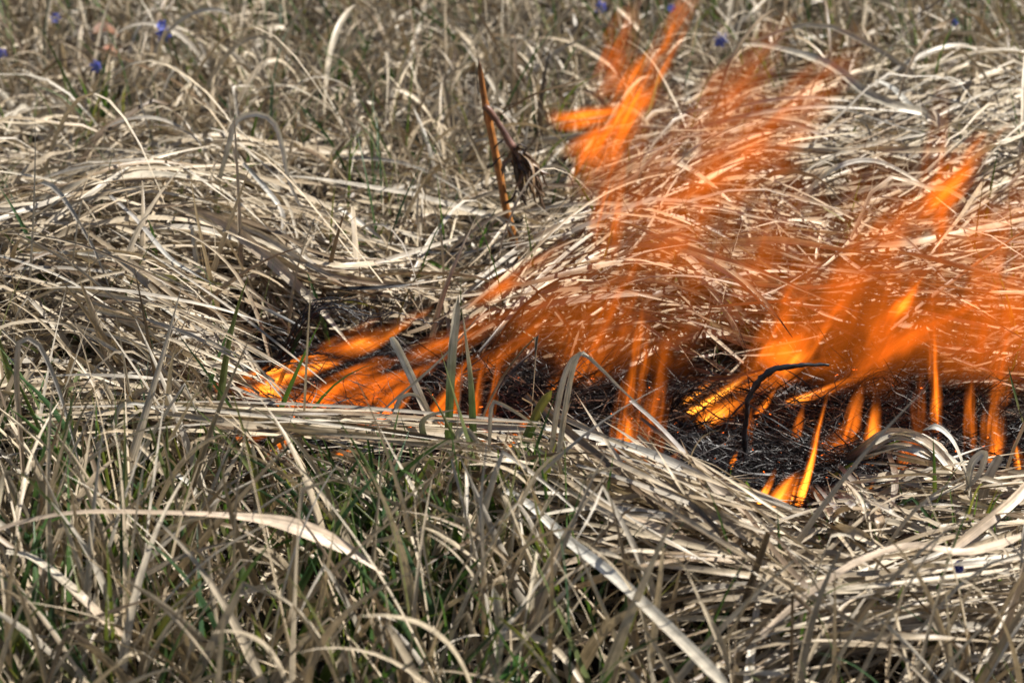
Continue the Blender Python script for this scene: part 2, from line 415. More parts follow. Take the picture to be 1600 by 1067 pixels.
# lying blades that follow the mat
def mat_blades(heap, x, y, s=12, scale=1.0, wmin=.0026, wmax=.0112, dark=.08, burn_ok=.06, layer=None, tone=None, spreadk=1.0, arch=.03):
    n = len(x)
    F = gfield(x, y)
    th = np.arctan2(F[:, 1], F[:, 0]) + R.normal(0, 1, n) * F[:, 2] * spreadk
    flip = R.rand(n) < .15
    th = th + np.where(flip, math.pi, 0)
    L = F[:, 5] * R.uniform(.45, 1.25, n) * scale
    t = np.linspace(0, 1, s)
    k1 = R.normal(0, .35, n); k2 = R.normal(0, .35, n); kink = R.rand(n) < .12
    ks = R.uniform(.35, .85, n); kd = R.choice([-1, 1], n) * R.uniform(.4, 1.6, n)
    H = th[:, None] + k1[:, None]*(t-.5) + k2[:, None]*np.sin(t*5)[None]*.35 + np.where(kink[:, None] & (t[None] > ks[:, None]), kd[:, None], 0)
    st = L[:, None]/(s-1)
    dx = np.cos(H)*st; dy = np.sin(H)*st
    X = x[:, None] + np.cumsum(dx, 1) - dx.sum(1)[:, None]*.5; Y = y[:, None] + np.cumsum(dy, 1) - dy.sum(1)[:, None]*.5
    M = gfield(X, Y)[..., 3]
    M = M * (1 + .28*lump(X, Y))
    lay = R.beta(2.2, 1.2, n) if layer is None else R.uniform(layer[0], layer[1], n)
    a = R.exponential(arch, n)*(R.rand(n) < .6)
    off = R.uniform(.25, .6, n)
    Z = soil(X, Y) + M*lay[:, None] + a[:, None]*(4*t*(1-t))[None] + R.normal(0, .006, n)[:, None]
    Z += R.normal(0, .012, n)[:, None]*(t-.5)
    sink = np.clip(.12 - t, 0, 1)/.12
    Z -= sink[None]*np.minimum(.03, M*.5)
    Z = np.maximum(Z, soil(X, Y) + .002)
    C = np.stack([X, Y, Z], -1)
    B = in_burn(X, Y).mean(1)
    keep = B < np.where(R.rand(n) < .12, .25, burn_ok)
    keep &= ~veils_bed(C) | (R.rand(n) < .22)
    w = wmin + (wmax-wmin)*R.beta(1.1, 2.6, n)
    W = wprof(s, n, w)
    Nn = np.array([0, 0, 1.0]) + R.normal(0, .75, (n, 3))
    Nn /= np.linalg.norm(Nn, axis=1)[:, None]
    tw = R.normal(0, .9, n)[:, None]*(t-.5)[None]
    col = tone_dry(n, dark) if tone is None else tone(n)
    cc = char_tones(C[keep], col[keep])
    heap.add(C[keep], W[keep], Nn[keep], cc, 3, .22, tw[keep])

CLEAR = [(800,400,.05,.13),(425,365,.07,.08),(720,790,.07,.05),(885,790,.05,.05),(1520,300,.02,.06),(1497,1010,.035,.07)]
def clear(x, y):
    k = np.ones(len(x), bool)
    for px_, py_, a, b in CLEAR:
        c = at(px_, py_, 0); k &= (((x-c[0])/a)**2 + ((y-c[1]+b*.5)/b)**2 > 1) | (R.rand(len(x)) < .12)
    return k
# the burnt bed lies open to the front: little grass still stands before it
OPEN = [(330,596),(450,566),(620,556),(700,580),(930,590),(1060,600),(1240,612),(1330,580),(1470,640),(1700,668),(1700,735),(1400,738),(1290,780),(1180,790),(1060,762),(930,712),(830,690),(700,676),(420,664),(340,640)]
_o = np.array(OPEN, float)
def veils_bed(C):
    px, py = px_of(C); c = np.zeros(px.shape, bool); n = len(_o)
    for k in range(n):
        x1, y1 = _o[k]; x2, y2 = _o[(k+1) % n]
        c ^= ((y1 > py) != (y2 > py)) & (px < (x2-x1)*(py-y1)/(y2-y1+1e-12)+x1)
    return c.mean(1) > .12
# rising and drooping blades
def up_blades(heap, x, y, s=11, Lr=(.08, .26), phi=(45, 88), droop=(20, 120), w=(.0026, .0100), kinkp=.38, tone=tone_dry, base=0.0, burn_ok=.05, K=3, head=None, fold=.22):
    n = len(x)
    L = R.uniform(Lr[0], Lr[1], n); t = np.linspace(0, 1, s)
    ph0 = np.radians(R.uniform(phi[0], phi[1], n)); dr = np.radians(R.uniform(droop[0], droop[1], n))
    th = R.uniform(0, 2*math.pi, n) if head is None else np.radians(R.normal(head[0], head[1], n))
    P = ph0[:, None] - dr[:, None]*(t**1.8)[None]
    kink = R.rand(n) < kinkp; ks = R.uniform(.4, .9, n)
    P = P - np.where(kink[:, None] & (t[None] > ks[:, None]), np.radians(R.uniform(50, 130, n))[:, None], 0)
    P = np.maximum(P, -1.35)
    H = th[:, None] + R.normal(0, .5, n)[:, None]*t[None] + np.where(kink[:, None] & (t[None] > ks[:, None]), R.normal(0, .8, n)[:, None], 0)
    st = L[:, None]/(s-1)
    X = x[:, None] + np.cumsum(np.cos(P)*np.cos(H)*st, 1); Y = y[:, None] + np.cumsum(np.cos(P)*np.sin(H)*st, 1)
    Z = soil(x, y)[:, None] + base + np.cumsum(np.sin(P)*st, 1)
    Z = np.maximum(Z, soil(X, Y) + .004)
    C = np.stack([X, Y, Z], -1)
    keep = (in_burn(X, Y).mean(1) < burn_ok) & clear(X.mean(1), Y.mean(1)) & (~veils_bed(C) | (R.rand(n) < (.22 if s < 14 else .10)))
    ww = w[0] + (w[1]-w[0])*R.beta(1.2, 2.2, n)
    W = wprof(s, n, ww)
    az = R.uniform(0, 2*math.pi, n)
    Nn = np.stack([np.cos(az), np.sin(az), R.normal(.35, .3, n)], -1); Nn /= np.linalg.norm(Nn, axis=1)[:, None]
    tw = R.normal(0, .8, n)[:, None]*(t-.5)[None]
    col = tone(n)
    heap.add(C[keep], W[keep], Nn[keep], char_tones(C[keep], col[keep]), K, fold, tw[keep])

def cr(pts, n):                      # smooth curve through points
    P = np.array(pts, float)
    if len(P) == 2: P = np.array([P[0], (P[0]+P[1])/2, P[1]])
    Q = np.vstack([2*P[0]-P[1], P, 2*P[-1]-P[-2]])
    d = np.r_[0, np.cumsum(np.linalg.norm(np.diff(P[:, :2], axis=0), axis=1))]; d /= d[-1]
    out = []
    for u in np.linspace(0, 1, n):
        i = min(np.searchsorted(d, u, side='right')-1, len(P)-2)
        f = (u-d[i])/(d[i+1]-d[i]+1e-9)
        p0, p1, p2, p3 = Q[i:i+4]
        out.append(.5*((2*p1)+(-p0+p2)*f+(2*p0-5*p1+4*p2-p3)*f*f+(-p0+3*p1-3*p2+p3)*f**3))
    return np.array(out)

# swaths: many blades lying along the same sweep
def swath(heap, pts, count, spread, z=(.03, .11), w=(.0026, .0110), part=(.3, .85), s=14, fan=1.25, dark=.12, arch=.022, minz=None):
    path = cr(pts, 60)
    Cs = []; 
    for i in range(count):
        l = R.uniform(*part); a = R.uniform(-.05, 1.05-l); u = np.clip(np.linspace(a, a+l, s), 0, 1)
        q = path[(u*59).astype(int)] + 0.0
        f = u*59 - (u*59).astype(int); nx = path[np.minimum((u*59).astype(int)+1, 59)]
        q = q*(1-f[:, None]) + nx*f[:, None]
        over = np.linspace(a, a+l, s); ex = over-u
        q = q + (path[-1]-path[-4])*ex[:, None]*15
        T = np.gradient(q, axis=0); T /= np.linalg.norm(T, axis=1)[:, None]+1e-9
        nn = np.column_stack([-T[:, 1], T[:, 0]])
        o = R.normal(0, spread) + R.normal(0, spread*fan)*np.linspace(-1, 1, s) + R.normal(0, spread*.25)*np.sin(np.linspace(0, 4, s)+R.uniform(0, 6))
        q = q + nn*o[:, None]
        zz = R.uniform(*z) + R.exponential(arch)*(4*np.linspace(0, 1, s)*(1-np.linspace(0, 1, s))) + R.normal(0, .012)*np.linspace(-1, 1, s)
        zz = np.maximum(zz, .004)
        Cs.append(at(q[:, 0], q[:, 1], zz))
    C = np.array(Cs); C = C[in_burn(C[..., 0], C[..., 1]).mean(1) < .15]; n = len(C)
    t = np.linspace(0, 1, s)
    fl = R.rand(n) < .3; C[fl] = C[fl][:, ::-1]
    ww = w[0] + (w[1]-w[0])*R.beta(1.1, 2.0, n)
    Nn = np.array([0, -.25, 1.0]) + R.normal(0, .6, (n, 3)); Nn /= np.linalg.norm(Nn, axis=1)[:, None]
    heap.add(C, wprof(s, n, ww), Nn, char_tones(C, tone_dry(n, dark)), 3, .22, R.normal(0, .7, n)[:, None]*(t-.5)[None])

# ------------------------------------------------------------------ the grass itself
dry = Heap()
x, y = sample_ground(12000); F = gfield(x, y); px, py = px_of(np.stack([x, y, 0*x], -1)); k = R.rand(len(x)) < (.25 + .75*F[:, 4])*np.where((py > 740) & (px < 880), .55, 1)
mat_blades(dry, x[k], y[k], dark=.10, spreadk=1.7)
x, y = sample_ground(5500); px, py = px_of(np.stack([x, y, 0*x], -1)); k = R.rand(len(x)) < np.where((py > 740) & (px < 900), .35, 1); x, y = x[k], y[k]
mat_blades(dry, x, y, s=8, scale=.5, wmax=.006, dark=.55, layer=(0, .45), spreadk=2.0, arch=.01)  # low layer browner by weathering, darkened further to deepen shade in the gaps
x, y = sample_ground(8500); F = gfield(x, y); px, py = px_of(np.stack([x, y, 0*x], -1)); k = R.rand(len(x)) < (.95 - .80*F[:, 4])*np.where(py > 740, .28, 1)
x, y, py = x[k], y[k], py[k]; fr = py > 740
up_blades(dry, x[~fr], y[~fr], Lr=(.05, .17), tone=lambda n: tone_dry(n, .2), burn_ok=.02)
up_blades(dry, x[fr], y[fr], Lr=(.04, .13), tone=lambda n: tone_dry(n, .65), burn_ok=.02)  # weathered brown, share raised to paint in shade of the foreground hollows
# leaning upright blades of the foreground thicket
def pix_points(n, x0, y0, x1, y1):
    q = at(R.uniform(x0, x1, n), R.uniform(y0, y1, n), 0.0); return q[:, 0], q[:, 1]
for (n_, box) in ((620, (-120, 760, 900, 1250)), (160, (560, 730, 960, 900)), (120, (900, 1000, 1700, 1250)), (90, (-60, 520, 700, 700)), (160, (0, 100, 900, 400)), (90, (900, 0, 1600, 120))):
    x, y = pix_points(n_, *box)
    up_blades(dry, x, y, s=14, Lr=(.14, .31) if box[1] > 500 else (.08, .18), phi=(48, 86), droop=(0, 60), w=(.0045, .0125), kinkp=.3, tone=lambda n: tone_dry(n, .05), burn_ok=.02)
x, y = sample_ground(2600); F = gfield(x, y); k = R.rand(len(x)) < .9 - .3*F[:, 4]
up_blades(dry, x[k], y[k], Lr=(.16, .32), w=(.0007, .0016), phi=(35, 85), droop=(0, 60), kinkp=.12, burn_ok=.02, K=2)
SW = [([(-80,655),(200,640),(450,655),(860,700)],48,13,(.05,.13)),
      ([(-80,605),(100,590),(330,610)],30,12,(.05,.10)),
      ([(-60,400),(120,420),(320,500),(500,610)],90,32,(.06,.12)),
      ([(-80,350),(100,300),(230,275),(400,300)],40,20,(.09,.13)),
      ([(180,320),(380,360),(520,430),(720,440)],60,20,(.05,.10)),
      ([(60,470),(250,520),(420,570)],60,22,(.05,.10)),
      ([(820,660),(980,730),(1120,800),(1330,910)],150,26,(.05,.12)),
      ([(800,720),(930,780),(1080,830),(1280,890)],100,26,(.05,.11)),
      ([(830,880),(980,860),(1150,870),(1300,890)],60,16,(.06,.11)),
      ([(980,1000),(1150,930),(1350,900),(1680,850)],70,18,(.05,.10)),
      ([(1050,1090),(1250,990),(1450,950),(1680,930)],90,28,(.03,.09)),
      ([(740,560),(850,430),(980,340),(1150,300)],50,26,(.05,.10)),
      ([(620,600),(750,510),(900,470),(1080,480)],70,26,(.04,.09)),
      ([(800,440),(1000,390),(1180,440),(1330,560)],90,34,(.05,.11)),
      ([(900,540),(1050,500),(1200,520)],60,26,(.04,.08)),
      ([(1020,330),(1200,340),(1400,400),(1680,400)],80,34,(.05,.12)),
      ([(1080,440),(1300,470),(1480,440),(1680,420)],100,32,(.05,.12)),
      ([(1150,560),(1350,540),(1500,560),(1700,560)],110,26,(.04,.09)),
      ([(1430,640),(1550,620),(1700,640)],60,22,(.03,.08)),
      ([(1040,580),(1180,600),(1330,590)],60,16,(.03,.06)),
      ([(940,330),(1080,240),(1250,200),(1450,240)],60,32,(.06,.12)),
      ([(1150,250),(1350,220),(1680,170)],70,34,(.06,.12)),
      ([(1350,360),(1480,300),(1680,220)],50,30,(.06,.12)),
      ([(1320,760),(1450,750),(1680,770)],60,20,(.03,.07)),
      ([(1280,760),(1340,790),(1390,870)],40,22,(.03,.08)),
      ([(640,640),(760,700),(900,740)],30,14,(.06,.10))]
for p, c, sp, z in SW: swath(dry, p, c, sp, z)
# coarse blades further out, beyond the frame
x = R.uniform(-6, 6, 9000); y = R.uniform(-2, 11, 9000); k = (np.abs(x) > .30*y + .22) | (y > 4.3) | (y < 1.5)
up_blades(dry, x[k], y[k], s=6, Lr=(.1, .35), w=(.004, .012), phi=(5, 80), K=2, kinkp=0)
dry.build("dry_grass", M_DRY, kind="stuff", label="pale tangled dead grass matted over the whole ground", cat="grass")

green = Heap()
x, y = sample_ground(5500); F = gfield(x, y); px, py = px_of(np.stack([x, y, 0*x], -1))
k = R.rand(len(x)) < np.where(py > 720, .60, .45) * (1 - .55*F[:, 4])
up_blades(green, x[k], y[k], s=9, Lr=(.06, .20), phi=(55, 89), droop=(0, 60), w=(.002, .0055), kinkp=.1, tone=tone_green, burn_ok=.02)
x, y = pix_points(330, -100, 740, 980, 1250)
up_blades(green, x, y, s=12, Lr=(.10, .24), phi=(60, 89), droop=(0, 50), w=(.005, .012), kinkp=.12, tone=tone_green, burn_ok=.02)
x, y = pix_points(170, 540, 770, 980, 960)
up_blades(green, x, y, s=14, Lr=(.09, .20), phi=(65, 89), droop=(0, 35), w=(.005, .011), kinkp=.1, tone=tone_green, burn_ok=.02)
x, y = pix_points(190, 0, 60, 900, 600)
up_blades(green, x, y, s=10, Lr=(.07, .14), phi=(55, 89), droop=(0, 70), w=(.004, .009), kinkp=.1, tone=tone_green, burn_ok=.0)
x, y = sample_ground(3500); px, py = px_of(np.stack([x, y, 0*x], -1)); k = R.rand(len(x)) < np.where(py > 740, .35, 1); x, y = x[k], y[k]
up_blades(green, x, y, s=6, Lr=(.03, .07), phi=(20, 80), droop=(0, 60), w=(.003, .006), kinkp=0, tone=tone_green, burn_ok=.0)
green.build("green_grass", M_GREEN, kind="stuff", label="young green grass sprouting up through the dead mat", cat="grass")

# charred bed
burnt = Heap()
def burn_points(n):
    X = R.uniform(_b[:, 0].min()-.02, _b[:, 0].max()+.02, n*6); Y = R.uniform(_b[:, 1].min()-.02, _b[:, 1].max()+.02, n*6)
    k = in_burn(X, Y, .008); return X[k][:n], Y[k][:n]
def char_curls(n, Lr, w, zmax, s=14, up=.5, tones=((.010,.010,.011), (.035,.033,.033), (.15,.14,.13)), pw=(.73, .2, .07), flat=1.0):
    x, y = burn_points(n); n = len(x)
    t = np.linspace(0, 1, s); L = R.uniform(Lr[0], Lr[1], n); st = (L/(s-1))[:, None]
    a = R.normal(0, .35, n)[:, None] + np.where(R.rand(n) < .5, 0, math.pi)[:, None]
    H = a + np.cumsum(R.normal(0, .42, (n, s)), 1)*flat
    P = R.normal(0, .25, n)[:, None] + np.cumsum(R.normal(0, .35, (n, s)), 1)*up
    X = x[:, None] + np.cumsum(np.cos(H)*np.cos(P)*st, 1); Y = y[:, None] + np.cumsum(np.sin(H)*np.cos(P)*st, 1)
    Z = soil(x, y)[:, None] + R.uniform(.002, zmax, n)[:, None]*np.ones(s) + np.cumsum(np.sin(P)*st, 1)
    Z = np.maximum(Z, soil(X, Y) + .001)
    C = np.stack([X, Y, Z], -1)
    Nn = R.normal(0, 1, (n, 3)); Nn /= np.linalg.norm(Nn, axis=1)[:, None]
    col = np.array(tones)[R.choice(3, n, p=pw)]*R.uniform(.6, 1.4, (n, 1))
    W = wprof(s, n, R.uniform(w[0], w[1], n))
    burnt.add(C, W, Nn, col, 2, 0, np.cumsum(R.normal(0, .5, (n, s)), 1))
char_curls(9000, (.04, .13), (.0007, .0020), .028, up=.28, flat=.30)
char_curls(3500, (.02, .07), (.0005, .0014), .045, up=1.0, flat=1.4)
char_curls(700, (.05, .14), (.0015, .0032), .03, up=.3, flat=.35, pw=(.5, .35, .15))
burnt.build("charred_grass", M_CHAR, kind="stuff", label="black curled charred grass in the burnt patch under the flames", cat="burnt grass")
emb = Heap()
x, y = burn_points(110); n = len(x); s = 4
C = np.stack([x[:, None]+np.linspace(0, 1, s)*R.uniform(-.006, .006, (n, 1)), y[:, None]+np.linspace(0, 1, s)*R.uniform(-.006, .006, (n, 1)), .012+.02*R.rand(n, 1)+0*np.zeros((n, s))], -1)
emb.add(C, np.full((n, s), .0012), np.tile([0, -.5, 1.0], (n, 1)), np.tile([1, .2, .02], (n, 1)), 2, 0)
emb.build("embers", M_EMBER, kind="stuff", label="tiny glowing ember ends scattered in the charred patch", cat="embers")
print("tris", sum(len(o.data.polygons) for o in bpy.data.objects if o.type == 'MESH')*2)

# ------------------------------------------------------------------ single blades traced one by one
COL = dict(pale=(.60,.53,.41), white=(.68,.65,.57), tan=(.60,.47,.34), grey=(.44,.41,.37), brown=(.20,.13,.07),
           green=(.15,.26,.065), olive=(.19,.18,.07), dgreen=(.045,.095,.035), char=(.012,.011,.011), rust=(.26,.10,.03))
BB = dict(taper=lambda t: np.minimum(1, .6+1.2*t)*np.minimum(1, (1-t)/.5+.02)**.8,
          blunt=lambda t: np.minimum(1, .6+1.5*t)*np.where(t > .97, .6, 1),
          belly=lambda t: .28+.72*np.exp(-((t-.78)/.13)**2)*1.0 - .26*np.clip((t-.86)/.14, 0, 1),
          even=lambda t: np.minimum(1, .7+t)*np.minimum(1, (1-t)/.12+.1),
          spear=lambda t: np.minimum(1, .8+.3*t)*(1-t**1.6)+.02,
          flare=lambda t: .4+.6*np.clip((t-.55)/.4, 0, 1)*np.where(t > .98, .7, 1))
def blade(label, pts, w, z=None, yb=None, c=("pale",), prof="taper", roll=0.0, twist=.5, seg=26, name="grass_blade", cat="dry grass blade", group=None, K=5, fold=.16, lean=0.0, parent=None, split=.5, mat=None):
    q = cr(pts, seg); t = np.linspace(0, 1, seg)
    if yb is not None:
        Y0 = at(q[0, 0], yb, 0.0)[1]
        C = atY(q[:, 0], q[:, 1], Y0 + lean*t**1.5)
        nrm = np.array([math.sin(roll), -math.cos(roll), .25])
    else:
        zz = np.interp(t, np.linspace(0, 1, len(z)), z) if hasattr(z, '__len__') else np.full(seg, z)
        C = at(q[:, 0], q[:, 1], zz)
        nrm = np.array([math.sin(roll)*.8, -.45, 1.0])
    nrm = nrm/np.linalg.norm(nrm)
    W = mm(w, C[seg//2])*BB[prof](t)
    root = C[0].copy()
    tw = twist*np.sin(t*R.uniform(2, 4)+R.uniform(0, 6))
    V, Q, U = ribbon_arrays((C-root)[None], W[None], nrm[None], K, fold, tw[None])
    c0 = np.array(COL[c[0]]); c1 = np.array(COL[c[-1]])
    g = 1/(1+np.exp(-(t-split)*14))
    cc = c0*(1-g[:, None]) + c1*g[:, None]
    cc = np.repeat(cc[:, None], K, 1).reshape(-1, 3)*R.uniform(.92, 1.08)
    m = mat or (M_GREEN if ('green' in c[0] or c[0] == 'olive') and ('green' in c[-1] or c[-1] == 'olive') else M_CHAR if c[0] == 'char' and len(c) == 1 else M_DRY)
    me = mesh_np(name, V, Q, cc, np.column_stack([U, np.full(len(U), R.uniform(0, 50))]), m)
    o = link(name, me, parent=parent, label=label, cat=cat, group=group)
    if parent is None: o.location = root
    else: o.location = Vector(root) - parent.location
    return o

